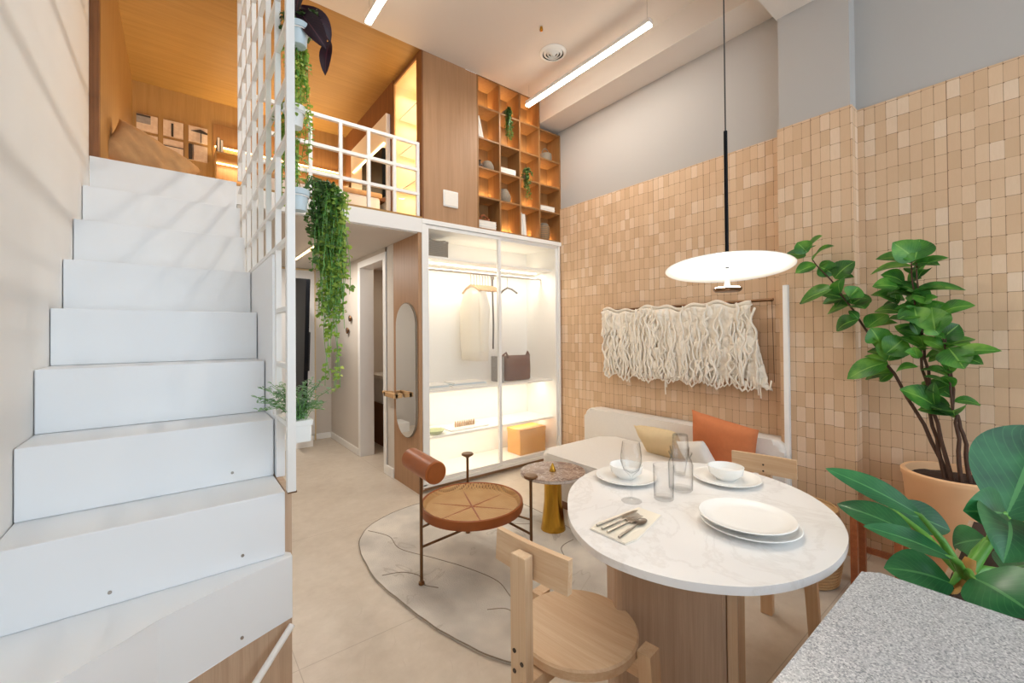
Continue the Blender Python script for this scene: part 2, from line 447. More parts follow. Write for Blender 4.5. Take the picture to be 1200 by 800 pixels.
# cream sliding door on the hall's back wall
t = thing('sliding_door', 'cream panel door at the far end of the hall behind the black screen', 'door', (1.13, 5.93, 0))
B('panel', 'white_wall', .86, 1.385, 5.925, 5.957, .08, 2.19, .004, t)
m = MB(); m.box(1.385, 1.40, 5.92, 5.957, 0, 2.2, .002); m.box(.85, 1.4, 5.92, 5.957, 2.19, 2.21, .002); m.build('frame', 'cream_cloth', t)
m = MB(); m.box(.62, 1.29, 5.6, 5.9, .0, .13, .004)
tag(m.build('low_cabinet', 'white_laminate'), 'low white box on the hall floor under the black screen', 'cabinet')
# black television on a swung arm
t = thing('television', 'large black flat screen turned sideways in the hall under the loft', 'television', (1.13, 5.4, .62))
mt = Matrix.Translation((1.12, 5.53, 1.33)) @ Matrix.Rotation(R(7), 4, 'X')
MB().box(-.022, .022, -.4, .33, -.70, .70, .01, mat=mt).build('screen', 'dark_screen', t)
MB().box(.022, .06, -.3, .2, -.35, .1, .01, mat=mt).build('rear_housing', 'black_metal', t)
m = MB(); m.box(1.14, 1.2, 5.5, 5.56, .7, 1.45, .004); m.tube([(1.17, 5.53, 1.2), (1.2, 5.7, 1.2), (1.18, 5.93, 1.2)], .02); m.build('wall_arm', 'black_metal', t)
t = thing('linear_light', 'thin warm light line set in the hall ceiling under the loft', 'light', (1.02, 4.8, 2.2))
B('housing', 'white_metal', 1.008, 1.042, 4.30, 5.26, 2.206, 2.2155, .001, t); sub(B('diffuser', 'led_warm', 1.013, 1.037, 4.31, 5.25, 2.202, 2.2065, 0, t), 'glowing warm strip')
for i, (y, z, l) in enumerate(((5.1, 1.55, 'upper round dark wall hook beside the hall doorway'), (5.2, 1.41, 'lower round dark wall hook beside the hall doorway'))):
    t = thing('wall_hook', l, 'hook', (1.6, y, z), 'round hooks on the hall wall')
    MB().lathe([(.001, -.03), (.034, -.03), (.038, -.024), (.034, -.014), (.001, -.012)], (1.6, y, z), 28, (1, 0, 0)).build('knob', 'bronze', t, True)
    MB().tube([(1.6, y, z), (1.585, y, z)], .012).build('stem', 'bronze', t)

# ------------------------------------------------------------ staircase
st = thing('staircase', 'white boxed staircase climbing along the left wall to the loft', 'staircase', (-.05, 2.4, 0))
rise, run = .2254, .2305
WX = [(.32, 1.70), (.14, 1.63), (-.047, 1.548), (-.222, 1.414), (XL+.003, 1.25)]
MB().prism(WX+[(XL+.003, 2.0), (.30, 2.0), (.30, 1.74), (.32, 1.725)], .340, .565, .004, 2).build('step', 'stair_white', st)
MB().prism([(x, y+.012) for x, y in WX]+[(XL+.003, 1.9), (.32, 1.9)], 0.0, .339).build('base_cabinet', 'oak_table', st)
for k in range(2, 9):
    z1 = 2.368-rise*(9-k); y = 1.715+run*(k-2)
    MB().box(XL+.003, .300, y, min(y+run+.05, YF-.014), z1-rise+.001, z1, .004).build('step', 'stair_white', st)
MB().box(XL+.003, .300, YF-.012, YF+.05, 2.144, 2.368, .003).build('top_riser', 'stair_white', st)
for (x, y, z) in ((.16, 1.9455, .83), (.17, 1.715, .605), (-.16, 1.715, .605), (.16, 1.636, .375)):
    MB().lathe([(.001, 0), (.005, 0), (.005, .004), (.001, .004)], (x, y+.001, z), 12, (0, -1, 0)).build('screw_cover', 'steel', st)
MB().box(.304, .335, 2.0, YF-.01, 0, 1.690, .003).build('side_panel', 'stair_white', st)
sub(MB().box(.303, .326, 1.738, 2.0, 0, .79, .002).build('side_cheek', 'oak_table', st), 'oak side cheek below the white panel')
MB().box(.304, .335, 1.91, 1.999, .79, 1.03, .002).build('side_return', 'stair_white', st)

sc = thing('stair_screen', 'tall white square lattice screen rising beside the stairs to the ceiling', 'screen', (.3135, 2.4, .79))
XS = .3145; ys = [1.695+.2285*k for k in range(8)]
for k, y in enumerate(ys):
    zb = .796 if k == 0 else (1.034 if k == 1 else 1.693)
    if k == 7: zb = 2.37
    w_ = .0155 if k == 0 else .0105
    MB().box(XS-w_ if k else XS-.0125, XS+w_, y-w_, y+w_, zb, ZC-.003, .002).build('upright', 'white_metal', sc)
for j in range(13):
    z = 1.031+.2095*j
    if z > ZC-.05: break
    y1 = ys[1] if z < 1.64 else YF-.05
    if z < 1.69 and z > 1.6: z = 1.703
    MB().box(XS-.0095, XS+.0095, ys[0], y1, z-.0095, z+.0095, .002).build('crossbar', 'white_metal', sc)
MB().box(.303, .333, 1.682, 1.712, .7905, .797, .001).build('foot_plate', 'bronze', sc)

rl = thing('loft_railing', 'white square grid railing along the open edge of the loft', 'railing', (1.0, YF+.02, 2.345))
for x in (.545, .759, .973, 1.188, 1.402, 1.61):
    MB().box(x-.013, x+.013, YF+.012, YF+.038, 2.346, 2.985, .002).build('upright', 'white_metal', rl)
for z in (2.985, 2.762, 2.555):
    MB().box(.33, 1.623, YF+.010, YF+.04, z-.013, z+.013, .002).build('rail', 'white_metal', rl)
hr = thing('stair_stay', 'white bent tube stay at the outer corner of the lowest white step', 'rail', (.0, 1.43, 0))
MB().tube([(.312, 1.67, .333), (.19, 1.577, .25), (.05, 1.468, .153), (-.17, 1.297, .011)], .011, 10).build('tube', 'white_metal', hr, True)

# ------------------------------------------------------------ oak wall of storage
struct(B('wall_facade', 'oak_panel', 1.655, 2.205, YF, YF+.03, 2.345, ZC-.001))
struct(B('trim_7', 'oak_dark', 1.64, 1.655, YF-.002, YF+.1, 2.345, ZC, .002))
t = thing('wall_plate', 'square white control plate on the oak panel above the wardrobe', 'plate', (1.915, YF, 2.49))
B('backplate', 'white_metal', 1.84, 1.99, YF-.012, YF-.0005, 2.49, 2.635, .004, t)
B('key', 'paper', 1.85, 1.98, YF-.016, YF-.011, 2.50, 2.625, .003, t)

wd = thing('wardrobe', 'built in white wardrobe with two glass sliding doors glowing inside', 'wardrobe', (2.45, 3.6, 0))

WB = 3.85
sub(MB().box(1.6, 1.632, YF, 3.86, 0, 2.225, .002).build('side_panel', 'oak_panel', wd), 'oak side panel facing the hall')
sub(MB().box(3.272, 3.286, YF, WB, 0, 2.345, .001).build('side_panel', 'oak_panel', wd), 'oak side panel against the clay wall')
MB().box(1.633, 1.66, YF+.03, WB, .02, 2.30).build('inner_side', 'white_laminate', wd)
MB().box(3.24, 3.271, YF+.03, WB, .02, 2.30).build('inner_side', 'white_laminate', wd)
MB().box(1.633, 3.271, WB, WB+.015, .02, 2.33).build('back_panel', 'white_laminate', wd)
MB().box(1.633, 3.271, YF+.03, WB, .055, .075).build('bottom_board', 'white_laminate', wd)
MB().box(1.633, 3.271, YF+.01, WB, 2.29, 2.325).build('top_board', 'white_laminate', wd)
sub(MB().box(1.633, 3.271, YF+.05, YF+.07, 0, .05).build('plinth', 'oak_panel', wd), 'recessed oak plinth')
WSH = [(.425, .02), (.835, .02), (2.035, .02)]
for z, th in WSH:
    MB().box(1.661, 3.239, YF+.09, WB-.001, z, z+th, .001).build('shelf', 'white_laminate', wd)
for z in (.425, .835, 2.035):
    MB().box(1.70, 3.2, YF+.30, YF+.325, z-.008, z-.0005).build('led_strip', 'led_ward', wd)
MB().tube([(1.661, YF+.27, 1.965), (3.239, YF+.27, 1.965)], .012, 12).build('hanging_rail', 'steel', wd, True)
# frame and doors
m = MB(); m.box(1.633, 3.29, YF-.012, YF+.025, 2.305, 2.345, .002); m.box(1.633, 3.271, YF-.008, YF+.035, .045, .075, .002)
m.box(1.633, 1.668, YF-.008, YF+.03, .06, 2.31, .002); m.box(3.255, 3.272, YF-.008, YF+.03, .06, 2.31, .002); m.build('door_track', 'white_metal', wd)
for i, (x0, x1, yy) in enumerate(((1.668, 2.475, YF+.006), (2.445, 3.255, YF+.024))):
    d = MB(); f = .03
    d.box(x0, x0+f, yy-.008, yy+.008, .08, 2.30, .002); d.box(x1-f, x1, yy-.008, yy+.008, .08, 2.30, .002)
    d.box(x0+f, x1-f, yy-.008, yy+.008, .08, .08+f, .001); d.box(x0+f, x1-f, yy-.008, yy+.008, 2.30-f, 2.30, .001)
    dd = d.build('sliding_door', 'white_metal', wd)
    MB().box(x0+f, x1-f, yy-.003, yy+.003, .08+f, 2.30-f).build('glass_pane', 'door_glass', dd)
# things in the wardrobe
for i in range(9):
    x = 2.30+i*.035
    if i == 8: x = 2.76
    lab = 'wooden coat hanger on the wardrobe rail, %s' % (['leftmost, just above the white shirt', 'second from the left', 'third from the left', 'fourth from the left', 'fifth, near the belt', 'right of the belt', 'near the door stile, left one', 'near the door stile, right one', 'alone and dark, right of the door stile'][i])
    hg = thing('coat_hanger', lab, 'hanger', (x, YF+.27, 1.78), 'wooden hangers on the wardrobe rail')
    mm = 'dark_glaze' if i == 8 else 'linen'
    MB().tube([(x, YF+.11, 1.775), (x, YF+.19, 1.82), (x, YF+.27, 1.845), (x, YF+.35, 1.82), (x, YF+.43, 1.775)], .011, 8).build('shoulder_bar', mm, hg, True)
    MB().tube([(x, YF+.27, 1.85), (x, YF+.27, 1.935), (x, YF+.286, 1.96), (x, YF+.284, 1.975), (x, YF+.27, 1.983), (x, YF+.256, 1.972)], .0035, 6).build('hook', 'steel', hg, True)
def shirt():
    t = thing('hanging_shirt', 'long white shirt hanging from the wardrobe rail behind the left glass door', 'shirt', (2.33, YF+.27, 1.1))
    rings = []
    for z, hx, hy in ((1.09, .085, .17), (1.2, .09, .175), (1.45, .085, .165), (1.65, .08, .16), (1.74, .07, .165), (1.79, .055, .12), (1.82, .04, .05)):
        rings.append([(2.34+hx*math.copysign(abs(math.cos(a))**.7, math.cos(a))*(1+.08*math.sin(6*a)), YF+.27+hy*math.copysign(abs(math.sin(a))**.7, math.sin(a)), z) for a in [2*PI*k/28 for k in range(28)]])
    MB().loops(rings).build('body', 'shirt_cloth', t, 2)
    for s in (-1, 1):
        MB().tube([(2.34, YF+.27+s*.13, 1.76), (2.34, YF+.27+s*.185, 1.6), (2.33, YF+.27+s*.19, 1.35), (2.33, YF+.27+s*.18, 1.18)], .04, 12, taper=[.045, .05, .042, .036]).build('sleeve', 'shirt_cloth', t, True)
    MB().tube([(2.34+.035*math.cos(a), YF+.27+.05*math.sin(a), 1.825) for a in [2*PI*k/12 for k in range(13)]], .012, 6).build('collar', 'shirt_cloth', t, True)
shirt()
t = thing('leather_belt', 'dark belt hanging beside the white shirt in the wardrobe', 'belt', (2.55, YF+.27, 1.2))
MB().tube([(2.555, YF+.26, 1.94), (2.555, YF+.255, 1.7), (2.565, YF+.26, 1.45), (2.56, YF+.262, 1.2)], .009, 8).build('strap', 'dark_glaze', t, True)
MB().box(2.535, 2.575, YF+.25, YF+.268, 1.915, 1.955, .003).build('buckle', 'steel', t)
def bag():
    t = thing('leather_bag', 'brown leather tote bag standing on the middle wardrobe shelf', 'bag', (2.87, YF+.27, .856))
    rings = []
    for z, s in ((.857, .9), (.87, 1), (1.0, 1.03), (1.08, .97)):
        rings.append([(2.87+.17*s*math.copysign(abs(math.cos(a))**.35, math.cos(a)), YF+.27+.06*s*math.copysign(abs(math.sin(a))**.5, math.sin(a)), z+(.05*abs(math.cos(a))**6 if z > 1.05 else 0)) for a in [2*PI*k/32 for k in range(32)]])
    MB().loops(rings).build('body', 'brown_bag', t, 2)
    for s in (-1, 1):
        MB().tube([(2.87+s*.165, YF+.27, 1.06), (2.87+s*.185, YF+.27, 1.12), (2.87+s*.15, YF+.255, 1.155), (2.87+s*.12, YF+.25, 1.10)], .013, 8).build('handle', 'brown_bag', t, True)
    MB().box(2.60, 2.625, YF+.16, YF+.36, .857, 1.12, .006).build('folded_flap', 'grey_book', t)
bag()
for i, (x, y, w_, l, n_) in enumerate(((1.86, YF+.25, .13, 'stack of folded white linen at the left of the middle wardrobe shelf', 3), (2.22, YF+.27, .2, 'wide stack of folded white cloth near the middle of the wardrobe shelf', 3))):
    t = thing('folded_cloth', l, 'folded cloth', (x, y, .856), 'folded white cloths in the wardrobe')
    for k in range(n_):
        MB().box(x-w_+k*.012, x+w_-k*.01, y-.1, y+.1, .856+k*.013, .868+k*.013, .005).build('fold', 'white_laminate' if k != 1 else 'pot_blue', t)
t = thing('peg_tray', 'white tray with a row of wooden pegs on the lower wardrobe shelf', 'tray', (2.2, YF+.26, .446))
B('tray', 'ceramic', 1.99, 2.42, YF+.15, YF+.36, .446, .460, .004, t)
for k in range(9):
    MB().lathe([(.011, 0), (.011, .03), (.004, .055)], (2.10+k*.026, YF+.25, .460), 10).build('peg', 'linen', t, True)
t = thing('glass_dish', 'small pale green dish at the left of the lower wardrobe shelf', 'dish', (1.85, YF+.2, .446))
MB().lathe([(.001, .004), (.05, .004), (.085, .03), (.09, .032), (.055, 0), (.001, 0)], (1.85, YF+.2, .446), 28).build('bowl', 'sage', t, True)
t = thing('storage_box', 'golden yellow box on the bottom board of the wardrobe', 'box', (2.98, YF+.25, .075))
B('body', 'yellow_box', 2.81, 3.17, YF+.14, YF+.36, .076, .32, .008, t); B('lid', 'yellow_box', 2.805, 3.175, YF+.135, YF+.365, .30, .345, .008, t)
t = thing('wicker_basket', 'grey woven basket on the top shelf of the wardrobe', 'basket', (1.90, YF+.3, 2.056))
m = MB()
for k in range(12):
    z = 2.062+k*.0135; m.tube([(1.90+.13*math.copysign(abs(math.cos(a))**.5, math.cos(a)), YF+.32+.1*math.copysign(abs(math.sin(a))**.5, math.sin(a)), z) for a in [2*PI*q/28 for q in range(29)]], .0075, 6)
m.box(1.78, 2.02, YF+.23, YF+.41, 2.056, 2.21); m.build('body', 'grey_weave', t)
MB().tube([(1.90+.135*math.copysign(abs(math.cos(a))**.5, math.cos(a)), YF+.32+.105*math.copysign(abs(math.sin(a))**.5, math.sin(a)), 2.225+.006*math.sin(9*a)) for a in [2*PI*q/36 for q in range(37)]], .009, 6).build('rim', 'grey_weave', t, True)

# oval mirror and wooden ring hook on the wardrobe's side
t = thing('oval_mirror', 'tall pill shaped mirror on the oak side of the wardrobe', 'mirror', (1.6, 3.57, .45))
def pill(cy, z0, z1, r, n=16):
    return [(cy+r*math.cos(a), z1-r+r*math.sin(a)) for a in [PI*k/n for k in range(n+1)]]+[(cy-r*math.cos(a), z0+r-r*math.sin(a)) for a in [PI*k/n for k in range(n+1)]]
def yz_prism(pts, x0, x1, bev=0):
    m = MB(); m.prism(pts, 0, x1-x0, bev)
    for v in m.b.verts: v.co = Vector((x0+v.co.z, v.co.x, v.co.y))
    return m
yz_prism(pill(3.565, .44, 1.64, .215), 1.588, 1.5995, .002).build('frame', 'grey_weave', t)
yz_prism(pill(3.565, .448, 1.632, .207), 1.583, 1.5885).build('glass', 'mirror_glass', t)
t = thing('towel_ring', 'pale wooden bracket with a square ring beside the oval mirror', 'hook', (1.58, 3.9, .80))
MB().box(1.545, 1.586, 3.80, 4.02, .79, .815, .004).build('arm', 'linen', t)
m = MB(); m.box(1.50, 1.573, 3.60, 3.64, .79, .83, .004); m.box(1.49, 1.53, 3.60, 3.84, .79, .83, .004); m.box(1.49, 1.573, 3.80, 3.84, .79, .83, .004); m.build('ring', 'linen', t)

# ------------------------------------------------------------ bookshelf above the wardrobe
bs = thing('bookcase', 'tall oak grid bookcase with warm lit open cells above the wardrobe', 'bookcase', (2.75, 3.5, 2.345))
cols = [2.215, 2.475, 2.728, 2.992, 3.292]; rows = [2.352, 2.656, 2.933, 3.213, 3.516, 3.797]
BY = YF+.20
for i, x in enumerate(cols):
    top = rows[5] if i < 4 else rows[4]
    MB().box(x-.009, x+.009, YF, BY, 2.346, top, .001).build('divider', 'shelf_oak', bs)
for j, z in enumerate(rows):
    x1 = cols[4] if j < 5 else cols[3]
    MB().box(cols[0]-.009, x1+.009, YF+.002, BY, z-.008, z+.008, .001).build('shelf', 'shelf_oak', bs)
MB().box(cols[0], cols[4], BY, BY+.012, 2.346, rows[4]).build('back_panel', 'shelf_oak', bs)
MB().box(cols[0], cols[3], BY, BY+.012, rows[4], rows[5]).build('back_panel', 'shelf_oak', bs)
for j in range(5):
    for i in range(4):
        if j == 4 and i == 3: continue
        MB().box(cols[i]+.03, cols[i+1]-.03, BY-.02, BY-.004, rows[j]+.009, rows[j]+.016).build('led_strip', 'led_warm', bs)
struct(B('trim_8', 'oak_dark', 3.0, 3.29, YF+.12, YF+.17, 3.53, 3.57))
def cell(i, j): return cols[i]+.009, cols[i+1]-.009, rows[j]+.008
def book_lean(x0, y0, z0, n, tilt, labs, mats, hgt=.2, w=.024):
    for k in range(n):
        t = thing('book', labs[k], 'book', (x0+k*w*1.15, y0, z0), 'books in the lit bookcase')
        mt = Matrix.Translation((x0+k*w*1.15, y0, z0)) @ Matrix.Rotation(-R(tilt), 4, 'Y')
        MB().box(0, w, 0, .15, 0.0, hgt-.01*k, .002, mat=mt).build('cover', mats[k], t)
        MB().box(.003, w-.003, -.001, .146, .004, hgt-.01*k-.004, mat=mt).build('pages', 'paper', t)
def book_flat(xc, yc, z0, n, labs, mats, L=.19, dep=.14, th=.022):
    z = z0
    for k in range(n):
        t = thing('book', labs[k], 'book', (xc, yc, z), 'books in the lit bookcase')
        a = Matrix.Translation((xc, yc, z)) @ Matrix.Rotation(R((k*37) % 9-4), 4, 'Z')
        m = MB(); m.box(-L/2, L/2, -dep/2, dep/2, 0, .003, mat=a); m.box(-L/2, L/2, -dep/2, dep/2, th-.003, th, mat=a); m.box(-L/2, L/2, dep/2-.003, dep/2, 0, th, mat=a); m.build('cover', mats[k], t)
        MB().box(-L/2+.003, L/2-.003, -dep/2+.003, dep/2-.004, .003, th-.003, mat=a).build('pages', 'paper', t)
        z += th+.0006
x0, x1, z = cell(0, 3)
book_lean(x0+.004, YF+.03, z, 3, 14, ['grey book leaning at the left in the second row of the bookcase', 'white book leaning in the middle of three in the second row', 'pale book leaning rightmost of three in the second row'], ['grey_book', 'paper', 'paper'], .235)
x0, x1, z = cell(0, 2)
t = thing('small_jug', 'dark glazed little jug beside a clear bowl in the lit bookcase', 'jug', (x0+.055, YF+.08, z))
MB().lathe([(.001, .001), (.03, 0), (.042, .03), (.03, .06), (.018, .075), (.024, .085), (.018, .085), (.001, .07)], (x0+.055, YF+.08, z), 24).build('body', 'dark_glaze', t, True)
MB().tube([(x0+.085, YF+.08, z+.06), (x0+.108, YF+.08, z+.05), (x0+.098, YF+.08, z+.025), (x0+.09, YF+.08, z+.02)], .004, 6).build('handle', 'dark_glaze', t, True)
t = thing('stone_bowl', 'rounded grey stone vase beside the dark jug in the bookcase', 'vase', (x0+.165, YF+.1, z))
MB().lathe([(.001, .001), (.05, 0), (.068, .03), (.065, .06), (.045, .1), (.035, .105), (.03, .1), (.001, .02)], (x0+.165, YF+.1, z), 28).build('body', 'grey_weave', t, True)
x0, x1, z = cell(1, 2)
book_flat((x0+x1)/2, YF+.1, z, 3, ['lowest white book of the flat stack in the middle row', 'middle white book of the flat stack in the middle row', 'topmost white book of the flat stack in the middle row'], ['paper', 'pot_white', 'paper'])
x0, x1, z = cell(3, 1)
book_flat((x0+x1)/2-.01, YF+.1, z, 2, ['lower white book lying in the right column of the bookcase', 'upper white book lying in the right column of the bookcase'], ['paper', 'paper'], .2, .15, .03)
x0, x1, z = cell(0, 0)
book_flat((x0+x1)/2-.005, YF+.1, z, 3, ['lowest white book of the stack under the brown knot', 'middle white book of the stack under the brown knot', 'top white book of the stack under the brown knot'], ['paper', 'pot_white', 'paper'], .2, .16, .026)
t = thing('knot_ornament', 'brown knotted wooden ornament on the white books in the bookcase', 'ornament', ((x0+x1)/2, YF+.09, z+.0805))
MB().tube([((x0+x1)/2+.036*math.sin(a)+.02*math.sin(2*a), YF+.09+.02*math.sin(3*a), z+.114+.022*math.cos(a)-.0*a+.012*math.cos(2*a)) for a in [2*PI*k/36 for k in range(37)]], .0095, 8).build('knot', 'red_wood', t, True)
t = thing('woven_vase', 'squat grey woven vase in the second column of the bookcase', 'vase', (2.6, YF+.1, cell(1, 1)[2]))
MB().lathe([(.001, .001), (.055, 0), (.07, .03), (.072, .08), (.05, .13), (.035, .15), (.028, .15), (.001, .12)], (2.59, YF+.1, cell(1, 1)[2]), 28).build('body', 'grey_weave', t, True)
x0, x1, z = cell(2, 0)
book_lean(x0+.02, YF+.03, z, 2, 6, ['tall white book leaning in the bottom row of the bookcase, left one', 'tall white book leaning in the bottom row of the bookcase, right one'], ['paper', 'pot_white'], .235, .036)
t = thing('rattan_vase', 'tall rounded rattan vase in the bottom right cell of the bookcase', 'vase', (3.14, YF+.12, cell(3, 0)[2]))
m = MB(); zz = cell(3, 0)[2]; m.lathe([(.001, .001), (.05, 0), (.068, .03), (.074, .09), (.07, .15), (.055, .19), (.045, .195), (.001, .18)], (3.14, YF+.12, zz), 28); m.build('body', 'grey_weave', t, True)
m = MB()
for k in range(9): m.tube([(3.14+(.071+.006*math.sin(PI*(k+1)/10))*math.cos(a), YF+.12+(.071+.006*math.sin(PI*(k+1)/10))*math.sin(a), zz+.025+k*.016) for a in [2*PI*q/24 for q in range(25)]], .0035, 5)
m.build('binding', 'tan_weave', t, True)
x0, x1, z = cell(3, 3)
t = thing('white_vase', 'small white vase at the left of the topmost right cell', 'vase', (x0+.05, YF+.1, z))
MB().lathe([(.001, .001), (.028, 0), (.034, .03), (.02, .07), (.024, .09), (.018, .09), (.001, .07)], (x0+.05, YF+.1, z), 24).build('body', 'ceramic', t, True)
m = MB()
for k in range(10):
    a = k*2.4; m.leaf((x0+.05, YF+.1, z+.08), (x0+.05+.035*math.cos(a), YF+.1+.035*math.sin(a), z+.13+.01*(k % 4)), .02)
m.build('sprig', 'vine_dark_leaf', t)
t = thing('handled_basket', 'grey round basket with an arched handle in the topmost right cell', 'basket', (x0+.17, YF+.1, z))
MB().lathe([(.001, .001), (.06, 0), (.07, .05), (.066, .095), (.06, .095), (.001, .03)], (x0+.17, YF+.1, z), 28).build('body', 'grey_weave', t, True)
MB().tube([(x0+.17+.055*math.cos(a), YF+.1, z+.09+.07*math.sin(a)) for a in [PI*k/12 for k in range(13)]], .006, 6).build('handle', 'grey_weave', t, True)
def trail(t, cx, cy, ztop, zbot, n, spread, size, mat, seed, name='foliage', stemmat='stalk_green'):
    rnd = random.Random(seed); m = MB(); s = MB()
    ns = max(4, n//22)
    for k in range(ns):
        a = rnd.uniform(0, 2*PI); rr = spread*rnd.uniform(.3, 1); L = (ztop-zbot)*rnd.uniform(.55, 1)
        px, py = cx+rr*math.cos(a), cy+rr*math.sin(a); pts = [(cx+.25*(px-cx), cy+.25*(py-cy), ztop)]
        for q in range(1, 9):
            f = q/8; pts.append((px+.012*math.sin(5*f+k), py+.012*math.cos(4*f+k*2), ztop+.02*math.sin(PI*f)-L*f))
        s.tube(pts, .0014, 4)
        for q in range(n//ns):
            f = rnd.uniform(0, 1); i = min(7, int(f*8)); g = f*8-i
            p = Vector(pts[i]).lerp(Vector(pts[i+1]), g); b = rnd.uniform(0, 2*PI)
            d = Vector((math.cos(b), math.sin(b), rnd.uniform(-1.0, .1))).normalized()*size*rnd.uniform(.7, 1.3)
            m.leaf(p, p+d*.85, size*rnd.uniform(.85, 1.1), (math.cos(b)*.9-.3, math.sin(b)*.9-.4, .35), n=4, m=2)
    m.build(name, mat, t); s.build('stems', stemmat, t)
x0, x1, z = cell(1, 4)
t = thing('trailing_plant', 'dark trailing plant falling from the top row of the bookcase', 'plant', (2.6, YF+.06, z), 'trailing plants in the bookcase')
MB().lathe([(.001, 0), (.035, 0), (.045, .06), (.04, .06), (.001, .05)], (2.6, YF+.07, z), 24).build('pot', 'grey_weave', t, True)
trail(t, 2.58, YF-.012, z+.075, z-.27, 300, .032, .026, 'vine_dark_leaf', 5)
x0, x1, z = cell(2, 2)
t = thing('trailing_plant', 'dark trailing plant falling from the middle row of the bookcase', 'plant', (2.86, YF+.06, z), 'trailing plants in the bookcase')
MB().lathe([(.001, 0), (.03, 0), (.04, .06), (.035, .06), (.001, .05)], (2.85, YF+.07, z), 24).build('pot', 'grey_weave', t, True)
trail(t, 2.82, YF-.012, z+.11, z-.24, 190, .04, .028, 'vine_dark_leaf', 9)

# ------------------------------------------------------------ loft contents
def pillow(m, c, w, h_, t_, mat, n=14, crease=0, seed=1, pinch=.12):
    rnd = random.Random(seed); ph = [rnd.uniform(0, 6) for _ in range(6)]
    grids = []
    for s in (1, -1):
        g = []
        for i in range(n+1):
            row = []
            for j in range(n+1):
                u = i/n*2-1; v = j/n*2-1
                th = t_*.5*max(0, (1-u**4))**.55*max(0, (1-v**4))**.55
                cu = 1-pinch*(1-abs(u)**2)*abs(v)**3; cv = 1-pinch*(1-abs(v)**2)*abs(u)**3
                wr = crease*(math.sin(7*u+ph[0]+3*v)+math.sin(11*v+ph[1]+4*u)+math.sin(17*(u+v)+ph[2]))*.33*(1-abs(u)**4)*(1-abs(v)**4)
                p = Vector((u*w/2*cv, s*(th+wr), v*h_/2*cu))
                row.append(p)
            g.append(row)
        grids.append(g)
    vs = {}
    def vert(s, i, j):
        edge = i in (0, n) or j in (0, n); k = (0 if edge else s, i, j)
        if k not in vs:
            p = grids[s][i][j].copy()
            if edge: p.y = 0
            vs[k] = m.b.verts.new(Vector(c)+mat @ p)
        return vs[k]
    for s in (0, 1):
        for i in range(n):
            for j in range(n):
                q = [vert(s, i, j), vert(s, i+1, j), vert(s, i+1, j+1), vert(s, i, j+1)]
                m.b.faces.new(q if s == 0 else q[::-1])
    return m
def rot(ax, ay, az): return (Matrix.Rotation(R(az), 3, 'Z') @ Matrix.Rotation(R(ay), 3, 'Y') @ Matrix.Rotation(R(ax), 3, 'X'))
m = MB(); pillow(m, (-.165, 3.86, 2.56), .52, .40, .20, rot(-22, 27, 6), 20, .016, 3)
tag(m.build('floor_cushion', 'linen', None, 2), 'large crumpled tan cushion on the loft floor at the head of the stairs', 'cushion')
tiles_art = []
names = [('upper left', 0, 1), ('upper middle', 1, 1), ('upper right', 2, 1), ('lower left, half behind the tan cushion', 0, 0), ('lower middle', 1, 0), ('lower right', 2, 0)]
descr = ['grey block and dark bar', 'dark upright bar', 'dark hipped roof line and post', 'grey slope', 'thin crossing line', 'grey side band and line']
for (nm, i, j), dsc in zip(names, descr):
    x0 = -.322+.2*i; z0 = 3.358-.19*j*0 if j == 1 else 3.168
    t = thing('wall_panel', '%s of six small square relief panels in the loft, with %s' % (nm.split(',')[0], dsc), 'wall art', (x0+.078, 5.458, z0), 'six square relief panels on the loft wall')
    MB().box(x0, x0+.158, 5.435, 5.459, z0, z0+.158, .002).build('tile', 'sample_pink', t)
    y0, y1 = 5.425, 5.436; m = MB()
    k = names.index((nm, i, j))
    if k == 0: m.box(x0, x0+.105, y0+.004, y1, z0+.07, z0+.135)
    elif k == 1: m.box(x0+.062, x0+.08, y0, y1, z0, z0+.13)
    elif k == 2:
        m.prism([(x0+.02, z0+.105), (x0+.10, z0+.135), (x0+.158, z0+.11), (x0+.158, z0+.095)], 0, .01)
        for v in m.b.verts: v.co = Vector((v.co.x, y1-v.co.z, v.co.y))
        m.box(x0+.1, x0+.106, y0, y1, z0, z0+.10)
    elif k == 3:
        m.prism([(x0, z0+.02), (x0+.158, z0+.02), (x0+.158, z0+.09), (x0+.05, z0+.11), (x0, z0+.09)], 0, .01)
        for v in m.b.verts: v.co = Vector((v.co.x, y1-v.co.z, v.co.y))
    elif k == 4: m.box(x0, x0+.158, y0+.002, y1, z0+.085, z0+.091)
    else: m.box(x0, x0+.03, y0+.004, y1, z0, z0+.158); m.box(x0+.034, x0+.039, y0, y1, z0, z0+.158)
    m.build('relief', 'sample_grey' if k in (0, 3) else 'dark_book', t)
    if k == 0: MB().box(x0, x0+.105, y0, y1, z0+.135, z0+.15).build('dark_bar', 'dark_book', t)
t = thing('wall_niche', 'glowing oak shelf niche along the back wall of the loft', 'shelf', (.95, 5.4, 2.9))
m = MB(); m.box(.285, 1.6, 5.16, 5.45, 3.195, 3.212, .001); m.box(.285, .297, 5.16, 5.45, 2.37, 3.20); m.box(1.588, 1.6, 5.16, 5.45, 2.37, 3.20); m.build('shelf', 'oak_loft', t)
B('back_board', 'shelf_oak', .285, 1.6, 5.448, 5.459, 2.37, 3.60, 0, t)
m = MB(); m.box(.3, 1.58, 5.43, 5.446, 3.352, 3.362); m.box(.3, 1.58, 5.43, 5.446, 3.18, 3.19); m.build('led_strip', 'led_loft', t)
